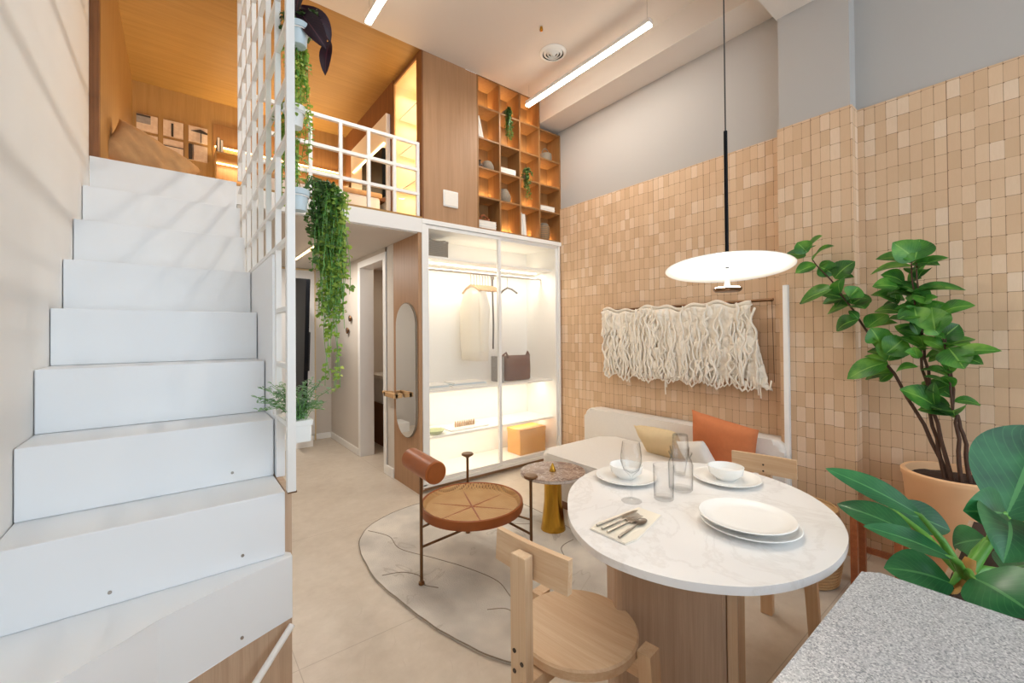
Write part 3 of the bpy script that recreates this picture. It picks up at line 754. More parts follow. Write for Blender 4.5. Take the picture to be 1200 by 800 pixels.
for k, l in enumerate(('black book standing at the left end of the glowing loft niche', 'dark green book standing beside the black one in the loft niche')):
    t = thing('book', l, 'book', (.315+k*.03, 5.25, 3.213), 'books in the loft niche')
    B('cover', 'dark_book' if k == 0 else 'vine_dark_leaf', .305+k*.028, .329+k*.028, 5.2, 5.36, 3.213, 3.37-.02*k, .002, t); B('pages', 'paper', .308+k*.028, .326+k*.028, 5.198, 5.356, 3.216, 3.365-.02*k, 0, t)
t = thing('bed', 'low cream bed in the loft behind the white grid railing', 'bed', (.98, 4.7, 2.362))
B('base', 'oak_loft', .45, 1.55, 3.95, 5.1, 2.363, 2.5, .01, t); B('mattress', 'white_fabric', .47, 1.53, 3.97, 5.08, 2.5, 2.68, .05, t); B('blanket', 'linen', .46, 1.54, 3.96, 4.6, 2.66, 2.71, .02, t)
m = MB(); pillow(m, (1.25, 4.95, 2.84), .5, .34, .16, rot(-18, 0, 0), 14, .008, 8)
tag(m.build('bed_pillow', 'white_fabric', None, 2), 'pale pillow propped at the head of the loft bed', 'pillow')
t = thing('glazed_cabinet', 'tall glass fronted cabinet glowing yellow at the right end of the loft', 'cabinet', (1.8, 3.65, 2.362))
m = MB(); m.box(1.66, 2.0, 3.36, 3.375, 2.363, 3.79); m.box(1.66, 2.0, 3.925, 3.94, 2.363, 3.79); m.box(1.98, 2.0, 3.36, 3.94, 2.363, 3.79); m.box(1.66, 2.0, 3.36, 3.94, 3.775, 3.79); m.box(1.66, 2.0, 3.36, 3.94, 2.363, 2.38); m.build('case', 'cream_cloth', t)
m = MB()
for z in (2.75, 3.1, 3.45): m.box(1.70, 1.98, 3.376, 3.924, z, z+.015)
m.build('shelf', 'white_laminate', t)
m = MB()
for z in (2.735, 3.085, 3.435, 3.76): m.box(1.9, 1.915, 3.40, 3.9, z+.002, z+.012)
m.build('led_strip', 'led_loft', t)
m = MB(); m.box(1.645, 1.66, 3.36, 3.385, 2.363, 3.79, .001); m.box(1.645, 1.66, 3.915, 3.94, 2.363, 3.79, .001); m.box(1.645, 1.66, 3.385, 3.915, 3.77, 3.79, .001); m.box(1.645, 1.66, 3.385, 3.915, 2.363, 2.385, .001)
d = m.build('door', 'linen', t)
MB().box(1.650, 1.655, 3.385, 3.915, 2.385, 3.77).build('pane', 'door_glass', d)
t = thing('wall_unit', 'cream wall unit with a light line on the right wall of the loft', 'cabinet', (1.62, 4.7, 2.6))
B('panel', 'white_laminate', 1.60, 1.643, 4.02, 5.1, 2.363, 3.53, .003, t)
sub(B('led_strip', 'led_loft', 1.585, 1.598, 4.05, 5.0, 3.235, 3.247, 0, t), 'glowing line')
t = thing('television', 'dark glossy screen below the light line on the loft wall', 'television', (1.57, 4.3, 2.7))
B('screen', 'dark_screen', 1.565, 1.60, 4.04, 4.62, 2.72, 3.19, .004, t); B('shelf', 'oak_dark', 1.50, 1.60, 4.04, 4.7, 2.66, 2.70, .003, t)

# ------------------------------------------------------------ ceiling fittings and pendant
def linear(x, y0, y1, z, lab):
    t = thing('linear_light', lab, 'light', (x, (y0+y1)/2, z), 'suspended light bars')
    B('housing', 'white_metal', x-.022, x+.022, y0, y1, z, z+.035, .003, t)
    sub(B('diffuser', 'led_white', x-.021, x+.021, y0+.003, y1-.003, z-.018, z, .003, t), 'glowing diffuser')
    for yy in (y0+.03, y1-.03):
        MB().tube([(x, yy, z+.035), (x, yy, ZC)], .0013, 5).build('cable', 'steel', t)
linear(2.71, 1.79, 3.19, 3.61, 'glowing white light bar hung from the ceiling near the right wall')
linear(1.075, 1.55, 3.03, 3.61, 'glowing white light bar cut by the top edge, above the loft railing')
t = thing('air_diffuser', 'round white ceiling air outlet with concentric rings', 'vent', (2.57, 2.67, ZC))
for i, (r0, r1) in enumerate(((.115, .095), (.083, .066), (.055, .041), (.031, .012))):
    MB().lathe([(r0, 0), (r0, -.006), (r1, -.018-.004*i), (r1-.004, -.014-.004*i), (r0-.012, -.001)], (2.57, 2.67, ZC), 40, (0, 0, 1), False).build('ring', 'white_metal', t, True)
MB().lathe([(.001, -.001), (.10, -.001), (.10, -.003), (.001, -.003)], (2.57, 2.67, ZC), 32).build('backing', 'black_metal', t)
tag(MB().lathe([(.001, -.03), (.012, -.03), (.014, -.02), (.01, 0), (.001, 0)], (2.28, 2.5, ZC), 16).build('sprinkler_head', 'brass', None, True), 'tiny brass sprinkler head on the ceiling left of the air outlet', 'sprinkler')
PX, PY, PZ = 1.776, .829, 1.612
t = thing('pendant_lamp', 'pendant lamp with a wide tilted white dish and slim dark stem over the table', 'lamp', (PX, PY, PZ-.09))
nrm = Vector((math.tan(R(6)), math.tan(R(4)), 1)).normalized()
MB().lathe([(.012, .012), (.10, .011), (.19, .008), (.236, .002), (.24, -.001), (.236, -.002), (.19, .003), (.10, .006), (.012, .007)], (PX, PY, PZ), 64, nrm, False).build('dish', 'ceramic', t, True)
MB().lathe([(.001, .012), (.014, .012), (.014, .006), (.001, .006)], (PX, PY, PZ), 20, nrm).build('hub', 'black_metal', t)
MB().tube([(PX, PY, PZ), (PX, PY, 2.18)], .0075, 12).build('stem', 'dark_screen', t, True)
MB().tube([(PX, PY, 2.18), (PX, PY, 3.458)], .0028, 8).build('cord', 'black_metal', t)
MB().lathe([(.001, 0), (.045, 0), (.045, -.018), (.001, -.02)], (PX, PY, 3.459), 28).build('canopy', 'black_metal', t, True)
MB().lathe([(.004, .0), (.007, -.025), (.013, -.068), (.013, -.081)], (PX, PY, PZ), 20).build('spindle', 'steel', t, True)
MB().lathe([(.001, -.081), (.055, -.081), (.052, -.090), (.046, -.095), (.001, -.096)], (PX, PY, PZ), 40).build('lower_disc', 'bronze', t, True)
sub(MB().lathe([(.016, -.0805), (.046, -.0805), (.046, -.077), (.016, -.077)], (PX, PY, PZ), 32).build('light_ring', 'bulb', t), 'glowing ring on the lower disc')
t = thing('wall_light', 'slim vertical white light profile on the clay column', 'light', (3.15, 1.10, .3))
B('channel', 'white_metal', 3.150, 3.1745, 1.080, 1.112, .3, 1.66, .002, t); sub(B('diffuser', 'profile_white', 3.144, 3.150, 1.083, 1.109, .31, 1.65, .001, t), 'glowing diffuser')

# ------------------------------------------------------------ wall hanging
t = thing('yarn_wall_hanging', 'cream knotted yarn hanging draped from a rod on the clay wall', 'wall hanging', (3.22, 1.97, .95))
MB().tube([(3.235, 2.70, 1.565), (3.235, 1.20, 1.575)], .011, 12).build('rod', 'bronze', t, True)
m = MB()
for y in (2.66, 1.23): m.tube([(3.235, y, 1.57), (3.287, y, 1.57)], .006, 8)
m.build('bracket', 'bronze', t)
MB().tube([(3.24, 1.21, 1.57), (3.25, 1.205, 1.0)], .002, 5).build('side_string', 'bark', t)
m = MB(); ny, nz = 150, 60; rnd = random.Random(5); g = []
def edge_l(f): return 2.68-.0*f if f < .45 else 2.64
for i in range(nz+1):
    f = i/nz; row = []
    for j in range(ny+1):
        u = j/ny; yl = 2.675 if f < .45 else 2.645
        yr = 1.335-(.13*f**1.3)
        y = yl+(yr-yl)*u
        zt = 1.578+.012*math.sin(u*40)+.012*math.sin(u*17+1); zb = .99+.025*math.sin(u*31)+.02*math.sin(u*73)+.02*math.sin(u*9)-(.03 if u > .85 else 0)
        z = zt+(zb-zt)*f
        nn = noise.noise(Vector((y*34, z*9, 1)))*.020+noise.noise(Vector((y*11, z*7, 4)))*.03+noise.noise(Vector((y*70, z*50, 9)))*.010
        x = 3.212-abs(nn)*1.25-.012*math.sin(PI*f)
        if f < .06: x = 3.236-.026*math.cos(f/.06*PI/2+.2)
        row.append(m.b.verts.new((x, y, z)))
    g.append(row)
for i in range(nz):
    for j in range(ny):
        u = j/ny; f = i/nz
        hole = (f > .3 and f < .62 and abs(u-.125+.03*(f-.4)) < .008*math.sin((f-.3)/.32*PI)+.001) or (abs(f-.55) < .02 and abs(u-.41) < .005) or (f > .90 and noise.noise(Vector((u*30, 3, 3))) > .28)
        if not hole: m.b.faces.new((g[i][j], g[i][j+1], g[i+1][j+1], g[i+1][j]))
m.build('felted_ground', 'yarn', t, 2, solid=.012)
m = MB()
for k in range(170):
    y = rnd.uniform(1.30, 2.66); z = rnd.uniform(1.12, 1.57); L = rnd.uniform(.12, .38); ph = rnd.uniform(0, 6); pts = []
    if z-L < .97: L = z-.97
    amp = rnd.uniform(.004, .022); q = int(L/.022)+2
    drift = -.09*max(0, (1.6-y)/.4) if y < 1.6 else 0
    for a in range(q):
        f = a/(q-1); zz = z-L*f
        pts.append((3.172+rnd.uniform(-.005, .005)-.01*math.sin(PI*f), y+amp*math.sin(f*9+ph)+drift*(1.57-zz)/.6*.5, zz))
    m.tube(pts, rnd.uniform(.005, .0105), 5)
m.build('strands', 'yarn', t, 2)
m = MB()
for k in range(44):
    y = 1.22+k*.0325+rnd.uniform(-.008, .008); w_ = rnd.uniform(.018, .03); d_ = rnd.uniform(.02, .055); z0 = .99+.02*math.sin(k)
    m.tube([(3.185, y-w_, z0+.03), (3.18, y-w_*.8, z0-d_*.5), (3.178, y, z0-d_), (3.18, y+w_*.8, z0-d_*.5), (3.185, y+w_, z0+.03)], rnd.uniform(.005, .009), 6)
for y, L in ((2.0, .12), (1.99, .06), (1.265, .07), (1.28, .05), (2.36, .05)):
    m.tube([(3.18, y, 1.0), (3.18, y+.004, 1.0-L*.6), (3.18, y, .96-L)], .005, 6)
m.build('fringe_loops', 'yarn', t, 2)

# ------------------------------------------------------------ sofa
t = thing('sofa', 'low white upholstered sofa with rounded corners against the clay wall', 'sofa', (2.75, 1.85, 0))
def rrect(x0, x1, y0, y1, r, n=6):
    P = []
    for cx_, cy_, a0 in ((x1-r, y1-r, 0), (x0+r, y1-r, 90), (x0+r, y0+r, 180), (x1-r, y0+r, 270)):
        for k in range(n+1):
            a = R(a0+90*k/n); P.append((cx_+r*math.cos(a), cy_+r*math.sin(a)))
    return P
MB().prism(rrect(2.262, 3.10, 1.15, 2.56, .10), .10, .42, .035, 4).build('seat', 'white_fabric', t, True)
MB().prism(rrect(2.34, 3.18, 1.22, 2.50, .06), 0, .10).build('plinth', 'oak_dark', t)
m = MB(); pts = [(y, z) for y, z in rrect(1.10, 2.84, .10, .632, .075)]
m.prism(pts, 0, .16, .035, 4)
for v in m.b.verts: v.co = Vector((3.11+v.co.z, v.co.x, v.co.y))
m.build('backrest', 'white_fabric', t, True)
B('rear_foot', 'oak_dark', 3.14, 3.24, 1.3, 2.7, 0, .101, 0, t)
m = MB(); pillow(m, (0, 0, 0), .46, .40, .15, rot(-14, 0, 90), 18, .005, 4, .06)
for v in m.b.verts: v.co = Vector((2.985, 1.44, .565))+Matrix.Rotation(R(9), 3, 'X') @ v.co
tag(m.build('cushion', 'orange_cloth', None, 2), 'burnt orange cushion leaning on the sofa backrest', 'cushion')
m = MB(); pillow(m, (2.90, 1.86, .50), .36, .34, .13, rot(-38, 0, 90), 16, .006, 6)
tag(m.build('cushion', 'cream_cloth', None, 2), 'pale yellow cushion lying back at the middle of the sofa', 'cushion')
m = MB(); pillow(m, (2.80, 1.52, .50), .22, .26, .10, rot(-28, 12, 82), 14, .004, 7)
tag(m.build('cushion', 'white_fabric', None, 2), 'small white cushion in front of the orange one', 'cushion')

# ------------------------------------------------------------ rug
rp = [(.855, 2.43), (.90, 2.74), (1.0, 2.93), (1.15, 3.05), (1.42, 3.13), (1.75, 3.1), (2.02, 2.92), (2.12, 2.66), (2.14, 2.4), (2.12, 2.1), (2.05, 1.85), (1.95, 1.62), (1.85, 1.4), (1.75, 1.27), (1.6, 1.22), (1.4, 1.22), (1.2, 1.27), (1.067, 1.381), (1.0, 1.52), (.94, 1.70), (.905, 1.86), (.875, 2.08), (.855, 2.25)]
def smooth_loop(P, n=6):
    out = []
    for i in range(len(P)):
        p0, p1, p2, p3 = (Vector(P[(i+k-1) % len(P)]) for k in range(4))
        for k in range(n):
            s = k/n; out.append(.5*((2*p1)+(-p0+p2)*s+(2*p0-5*p1+4*p2-p3)*s*s+(-p0+3*p1-3*p2+p3)*s**3))
    return [tuple(o) for o in out]
SL = smooth_loop(rp); SL = [(x+.006*noise.noise(Vector((x*9, y*9, 0))), y+.006*noise.noise(Vector((x*9, y*9, 5)))) for x, y in SL]
t = thing('rug', 'irregular grey beige rug with darker contour lines under the cane armchair', 'rug', (1.5, 2.1, 0))
MB().prism(SL, .0005, .012, .004, 2).build('pile', 'rug_pile', t)
m = MB()
def rline(P): m.tube([(x, y, .0118) for x, y in P], .0026, 6)
rline(SL+[SL[0]])
def smooth_open(P, n=7):
    Q = [P[0]]+P+[P[-1]]; out = []
    for i in range(1, len(Q)-2):
        p0, p1, p2, p3 = (Vector(Q[i+k-1]) for k in range(4))
        for k in range(n):
            s = k/n; out.append(tuple(.5*((2*p1)+(-p0+p2)*s+(2*p0-5*p1+4*p2-p3)*s*s+(-p0+3*p1-3*p2+p3)*s**3)))
    return out+[tuple(P[-1])]
for P_ in ([(1.02, 2.92), (1.10, 2.75), (1.09, 2.55), (1.20, 2.32), (1.30, 2.10), (1.36, 1.88), (1.33, 1.68), (1.42, 1.5), (1.40, 1.38)],
           [(.89, 2.33), (.99, 2.29), (1.05, 2.2), (1.03, 2.11), (1.08, 2.03)],
           [(1.18, 1.72), (1.26, 1.66), (1.25, 1.55)], [(1.55, 1.75), (1.66, 1.66), (1.78, 1.75), (1.88, 1.92), (2.02, 1.95)],
           [(1.5, 3.02), (1.72, 2.86), (1.92, 2.6), (1.86, 2.4), (1.95, 2.3)]):
    rline(smooth_open(P_))
m.build('contour_line', 'grey_weave', t)
# ------------------------------------------------------------ cane armchair
ac = Vector((1.365, 2.14, 0))
t = thing('armchair', 'round cane seat armchair with a leather roll and three thin bronze legs', 'armchair', (1.365, 2.14, .012))
A_, B_, C_ = V(1.025, 2.115, 0), V(1.537, 2.464, 0), V(1.545, 1.815, 0)
zf = .0135
for p, top in ((A_, .615), (B_, .535), (C_, .55)):
    MB().tube([(p.x, p.y, zf), (p.x, p.y, top)], .0085, 10).build('leg', 'bronze', t, True)
    MB().lathe([(.001, 0), (.016, 0), (.016, .012), (.009, .016)], (p.x, p.y, .0132), 16).build('foot', 'bronze', t, True)
for p, top in ((B_, .535), (C_, .55)):
    MB().lathe([(.008, -.022), (.016, -.012), (.038, 0), (.041, .008), (.036, .014), (.001, .015)], (p.x, p.y, top), 28).build('arm_disc', 'bronze', t, True)
mid = (B_+C_)/2
m = MB(); m.tube([(B_.x, B_.y, .225), (C_.x, C_.y, .235)], .007, 8); m.tube([(A_.x, A_.y, .21), (mid.x, mid.y, .23)], .007, 8)
for p in (A_, B_, C_):
    d = (ac-p); d.z = 0; d.normalize(); m.tube([(p.x, p.y, .315), (p.x+d.x*.09, p.y+d.y*.09, .325)], .006, 8)
m.build('stretcher', 'bronze', t, True)
MB().lathe([(.285, .318), (.297, .322), (.303, .345), (.300, .372), (.294, .376), (.287, .370), (.280, .352)], ac, 64, (0, 0, 1), False).build('seat_rim', 'leather', t, True)
MB().lathe([(.001, .329), (.25, .332), (.272, .340), (.285, .371), (.282, .372), (.268, .344), (.248, .336), (.001, .333)], ac, 64).build('cane_seat', 'cane_weave', t, True)
m = MB()
for a in (0, 60, 120):
    c_, s_ = math.cos(R(a+10)), math.sin(R(a+10)); m.tube([(ac.x-c_*.25, ac.y-s_*.25, .330), (ac.x+c_*.25, ac.y+s_*.25, .330)], .0065, 8)
m.build('under_spoke', 'leather', t, True)
rb = MB(); rb.lathe([(.001, -.165), (.052, -.165), (.058, -.158), (.058, .158), (.052, .165), (.001, .165)], (1.03, 2.10, .652), 40, (.05, 1, .0))
rb.build('back_roll', 'leather', t, True)
for s in (-1, 1):
    sub(MB().lathe([(.001, s*.1655), (.044, s*.1655), (.044, s*.168), (.001, s*.1685)], (1.03, 2.10, .652), 32, (.05, 1, 0)).build('end_cap', 'leather', t, True), 'stitched round leather end')
# ------------------------------------------------------------ side table
sx, sy = 2.03, 2.15
t = thing('side_table', 'brown marble side table on a flared polished brass pedestal', 'side table', (sx, sy, .012))
MB().lathe([(.086, .0005), (.086, .012), (.078, .06), (.062, .20), (.058, .385), (.001, .386)], (sx, sy, 0.0), 48).build('pedestal', 'brass', t, True)
out = [(sx+.218*math.cos(a)*(1+.02*math.cos(2*a+1)), sy+.218*math.sin(a)*(1+.02*math.cos(2*a+1))) for a in [2*PI*k/64 for k in range(64)]]
MB().prism(out, .386, .408, .006, 3).build('top', 'brown_marble', t, True)
MB().prism([(sx+(x-sx)*1.004, sy+(y-sy)*1.004) for x, y in out], .388, .404, .003, 2).build('edge', 'breccia_edge', t, True)
tag(MB().lathe([(.001, 0), (.024, 0), (.024, .004), (.006, .05), (.001, .055)], (sx-.01, sy-.01, .4085), 28).build('brass_cone', 'brass', None, True), 'small polished brass cone standing on the marble side table', 'ornament')

# ------------------------------------------------------------ dining table
TP = [(1.096, 1.085), (1.229, 1.195), (1.381, 1.262), (1.54, 1.275), (1.70, 1.23), (1.86, 1.11), (1.955, .955), (1.955, .77), (1.877, .60), (1.753, .477), (1.621, .405), (1.494, .372), (1.343, .367), (1.212, .393), (1.116, .434), (1.049, .484), (.977, .574), (.932, .688), (.925, .81), (.985, .955)]
t = thing('dining_table', 'white marble dining table with a rounded square top on a pale oak pedestal', 'table', (1.46, .84, 0))
MB().prism(smooth_loop(TP, 6), .718, .74, .008, 4).build('top', 'white_marble', t, True)
a0, a1, dp = V(1.135, .905, 0), V(1.425, .675, 0), V(.616, .788, 0)*.15
P = []
for (p, s1, s2) in ((a0, 1, 1), (a1, -1, 1), (a1+dp, -1, -1), (a0+dp, 1, -1)):
    e1 = (a1-a0).normalized()*s1*.02; e2 = dp.normalized()*s2*.02
    q = [p+e2, p+(e1+e2)*.3, p+e1]; P += q if (p == a0 or p == a1+dp) else q[::-1]
MB().prism([(q.x, q.y) for q in P], 0, .717).build('pedestal', 'oak_table', t)
u1 = V(.788, -.616, 0); u2 = V(.616, .788, 0)
def quad(o, w_, d_): return [(q.x, q.y) for q in (o, o+u1*w_, o+u1*w_+u2*d_, o+u2*d_)]
sub(MB().prism(quad(a1+u1*.002+u2*.012, .034, .14), 0, .717, .003, 2).build('edge_strip', 'chair_oak_v', t), 'paler strip along the edge of the pedestal')  # separate strip in a paler tone than the pedestal
MB().prism(quad(a1+u2*.16+u1*.075, .04, .12), 0, .717, .003, 2).build('pedestal_fin', 'oak_table', t)
sub(MB().prism(quad(a1+u2*.17+u1*.117, .028, .11), 0, .717, .003, 2).build('edge_strip', 'chair_oak_v', t), 'paler strip along the edge of the pedestal')
MB().prism([(1.46+(x-1.46)*.62, .84+(y-.84)*.62) for x, y in smooth_loop(TP, 3)], .700, .7175).build('sub_top', 'oak_table', t)

TZ = .7405
def plate(x, y, z, r, lab, grp='white plates on the dining table'):
    t = tag(MB().lathe([(.001, .0), (r*.6, 0), (r*.66, .004), (r*.97, .014), (r, .017), (r*.985, .019), (r*.90, .0165), (r*.84, .0105), (r*.62, .0075), (.001, .0065)], (x, y, z), 56).build('dinner_plate', 'ceramic', None, True), lab, 'plate', grp)
def bowl(x, y, z, r, h_, lab):
    tag(MB().lathe([(.001, .0), (r*.55, 0), (r*.6, .004), (r*.92, h_*.45), (r, h_), (r*.965, h_*1.01), (r*.88, h_*.5), (r*.55, .010), (.001, .009)], (x, y, z), 48).build('bowl', 'ceramic', None, True), lab, 'bowl', 'white bowls on the dining table')
plate(1.472, 1.115, TZ, .125, 'white plate under the bowl nearest the brass side table')
bowl(1.478, 1.118, TZ+.0075, .068, .052, 'white bowl on the plate nearest the brass side table')
plate(1.775, .845, TZ, .13, 'white plate under the bowl at the far right of the table')
bowl(1.775, .845, TZ+.0075, .068, .052, 'white bowl at the far right of the table near the oak chair back')
plate(1.41, .60, TZ, .142, 'lower white plate of the empty stacked pair')
plate(1.405, .607, TZ+.0185, .138, 'upper white plate of the empty stacked pair')
# glassware
def glassware(name, prof, x, y, lab, cat, grp=None, z=TZ):
    t = tag(MB().lathe(prof, (x, y, z), 36, (0, 0, 1), False).build(name, 'clear_glass', None, True), lab, cat, grp)
wine = [(.001, .001), (.034, .001), (.036, .003), (.006, .008), (.0035, .015), (.0035, .085), (.008, .095), (.028, .115), (.038, .145), (.037, .17), (.031, .215), (.030, .215), (.036, .17), (.0365, .145), (.027, .117), (.001, .1)]
glassware('wine_glass', wine, 1.292, .955, 'clear stemmed wine glass in front of the bowl nearest the side table', 'glass', 'clear glasses on the table')
tum = [(.001, .001), (.032, .001), (.034, .004), (.037, .125), (.0355, .125), (.033, .012), (.001, .010)]
glassware('tumbler', tum, 1.40, .893, 'clear straight tumbler standing beside the carafe', 'glass', 'clear glasses on the table')
car = [(.001, .001), (.040, .001), (.044, .006), (.046, .10), (.040, .118), (.036, .125), (.044, .145), (.043, .146), (.035, .127), (.0385, .116), (.0445, .10), (.042, .010), (.001, .009)]
glassware('carafe', car, 1.535, .905, 'clear glass carafe at the middle of the table with a cup upturned on it', 'carafe')
cup = [(.031, 0), (.0325, 0), (.028, .085), (.026, .088), (.001, .088), (.001, .086), (.0255, .084), (.031, 0)]
glassware('upturned_glass', cup, 1.535, .905, 'clear cup upturned on the neck of the glass carafe', 'glass', 'clear glasses on the table', TZ+.1275)
glassware('tumbler', [(.001, .001), (.02, .001), (.022, .004), (.040, .12), (.0385, .12), (.0205, .010), (.001, .009)], 1.69, 1.00, 'clear flared glass behind the carafe towards the sofa', 'glass', 'clear glasses on the table')
# napkin and cutlery
t = thing('napkin', 'folded pale linen napkin under the cutlery on the marble table', 'napkin', (1.13, .84, TZ))
NP = [(1.005, .90), (1.01, .77), (1.06, .765), (1.265, .815), (1.262, .905), (1.06, .915)]
MB().prism(NP, TZ, TZ+.0025, .001, 1).build('lower_fold', 'paper', t)
MB().prism([(x*.98+.0225, y*.96+.0335) for x, y in NP], TZ+.0025, TZ+.0045, .0008, 1).build('upper_fold', 'shirt_cloth', t)
def cutlery(kind, y0, y1, x0, x1, lab):
    z = TZ+.0095; d = V(x1-x0, y1-y0, 0).normalized(); s = V(-d.y, d.x, 0); b = V(x0, y0, z); e = V(x1, y1, z)
    t = thing(kind, lab, 'cutlery', (x0, y0, TZ+.005), 'cutlery on the napkin')
    m = MB(); L = (e-b).length
    m.tube([b, b+d*L*.35, b+d*L*.62], .003, 8, taper=[.0042, .0034, .0022]); m.build('handle', 'steel', t, True)
    h0 = b+d*L*.60
    m = MB()
    if kind == 'fork':
        m.box(-.0105, .0105, 0, .022, -.0008, .0008, .0005, mat=Matrix.Translation(h0) @ Matrix.Rotation(math.atan2(d.y, d.x)-PI/2, 4, 'Z'))
        for k in range(4): q = h0+d*.021+s*(-.0082+.00547*k); m.tube([q, q+d*.022+V(0, 0, .002), q+d*.042+V(0, 0, .004)], .0012, 5)
    elif kind == 'spoon':
        r = bmesh.ops.create_uvsphere(m.b, u_segments=18, v_segments=10, radius=1); rm = Matrix.Rotation(math.atan2(d.y, d.x), 3, 'Z')
        for v in r['verts']: v.co = h0+d*.028+rm @ Vector((v.co.x*.03, v.co.y*.017, -abs(v.co.z)*.005+.002))
    else:
        m.prism([(h0.x+s.x*w+d.x*l, h0.y+s.y*w+d.y*l) for l, w in ((0, .004), (.07, .005), (.085, -.001), (.07, -.005), (0, -.005))], z-.001, z+.001)
    m.build('head', 'steel', t, True)
cutlery('knife', .893, .882, 1.03, 1.215, 'steel knife farthest left of the three pieces on the napkin')
cutlery('fork', .868, .862, 1.025, 1.205, 'steel fork between knife and spoon on the napkin')
cutlery('fork', .842, .845, 1.02, 1.20, 'steel fork lying next to the spoon on the napkin')
cutlery('spoon', .800, .827, 1.02, 1.20, 'steel spoon nearest the table edge on the napkin')

# ------------------------------------------------------------ oak dining chairs (built at the origin, then placed)
def oak_chair(lab):
    t = thing('dining_chair', lab, 'chair', (0, 0, 0), 'oak dining chairs with round seats')
    MB().lathe([(.001, .400), (.172, .400), (.186, .405), (.188, .43), (.183, .436), (.12, .432), (.001, .430)], (0, 0, 0), 64).build('seat', 'chair_oak', t, True)
    m = MB(); pts = []
    m.prism([(-.264, -.028), (-.264, .028), (-.230, .024), (-.230, -.024)], 0, .748, .003, 2)
    m.build('back_post', 'chair_oak_v', t)
    m = MB(); n = 10; rings = []
    for k in range(n+1):
        y = -.135+.27*k/n; x = -.208+.022*math.cos(y/.135*PI/2)*-1+.0; x = -.226+.20*y*y/.135*.9*0+.35*y*y
        rings.append([V(x, y, .676), V(x+.018, y, .676), V(x+.024, y, .765), V(x+.006, y, .765)])
    m.loops(rings); m.build('backrest', 'chair_oak', t)
    m = MB(); m.box(-.235, .075, -.02, .02, .358, .399, .002); m.build('under_beam', 'chair_oak', t)
    m = MB(); m.box(.045, .085, -.185, .185, .345, .399, .002); m.build('cross_beam', 'chair_oak', t)
    for s in (-1, 1):
        a, b = (s*.185, s*.225), (s*.215, s*.255)
        y0, y1 = min(a), max(a); 
        m = MB()
        top = [V(.036, s*.186, .43), V(.092, s*.186, .43), V(.092, s*.228, .43), V(.036, s*.228, .43)]
        bot = [V(.046, s*.212, 0), V(.092, s*.212, 0), V(.092, s*.250, 0), V(.046, s*.250, 0)]
        m.loops([bot, top]); m.build('leg', 'chair_oak_v', t)
    m = MB()
    for i, z in enumerate((.475, .42, .365)):
        for y in (-.014, .014): m.lathe([(.001, .0), (.006, 0), (.006, .002), (.001, .002)], (-.2642, y, z+(.012 if y > 0 else -.012)), 12, (-1, 0, 0))
    for z in (.69, .72): m.lathe([(.001, 0), (.0045, 0), (.0045, .002), (.001, .002)], (-.2055, 0, z), 12, (1, 0, 0))
    m.build('screw', 'dark_glaze', t)
    return t
c1 = oak_chair('pale oak chair in the foreground with a round seat and single back post')
c1.location = (.985, .94, 0); c1.rotation_euler = (0, 0, R(7))
c2 = dup(c1, (1.985, .825, 0), R(191), 'pale oak chair across the table with its back to the sofa and column')

# ------------------------------------------------------------ stool, woven basket, big pot
t = thing('wooden_stool', 'small red brown wooden stool beside the clay wall under the big leaves', 'stool', (2.8, .56, 0))
B('top', 'red_wood', 2.68, 2.88, .45, .665, .42, .45, .004, t)
for x in (2.69, 2.84):
    for y in (.46, .63): MB().box(x, x+.03, y, y+.028, 0, .42, .002).build('leg', 'red_wood', t)
B('stretcher', 'red_wood', 2.86, 2.875, .49, .63, .18, .21, .001, t)
bx, by = 2.735, .875
t = thing('woven_pouf', 'round woven tan pouf under the far edge of the dining table', 'pouf', (bx, by, 0))
m = MB(); rings = []
for k in range(24):
    z = .008+k*.0165; r = .15+.02*math.sin(PI*k/23); rings.append((r, z)); 
MB().lathe([(.001, .001)]+rings+[(.001, rings[-1][1]+.004)], (bx, by, 0), 48).build('body', 'tan_weave', t, True)
m = MB()
for r, z in rings: m.tube([(bx+(r+.001)*math.cos(a), by+(r+.001)*math.sin(a), z+.004) for a in [2*PI*q/40 for q in range(41)]], .0065, 6)
m.build('coil', 'tan_weave', t, True)

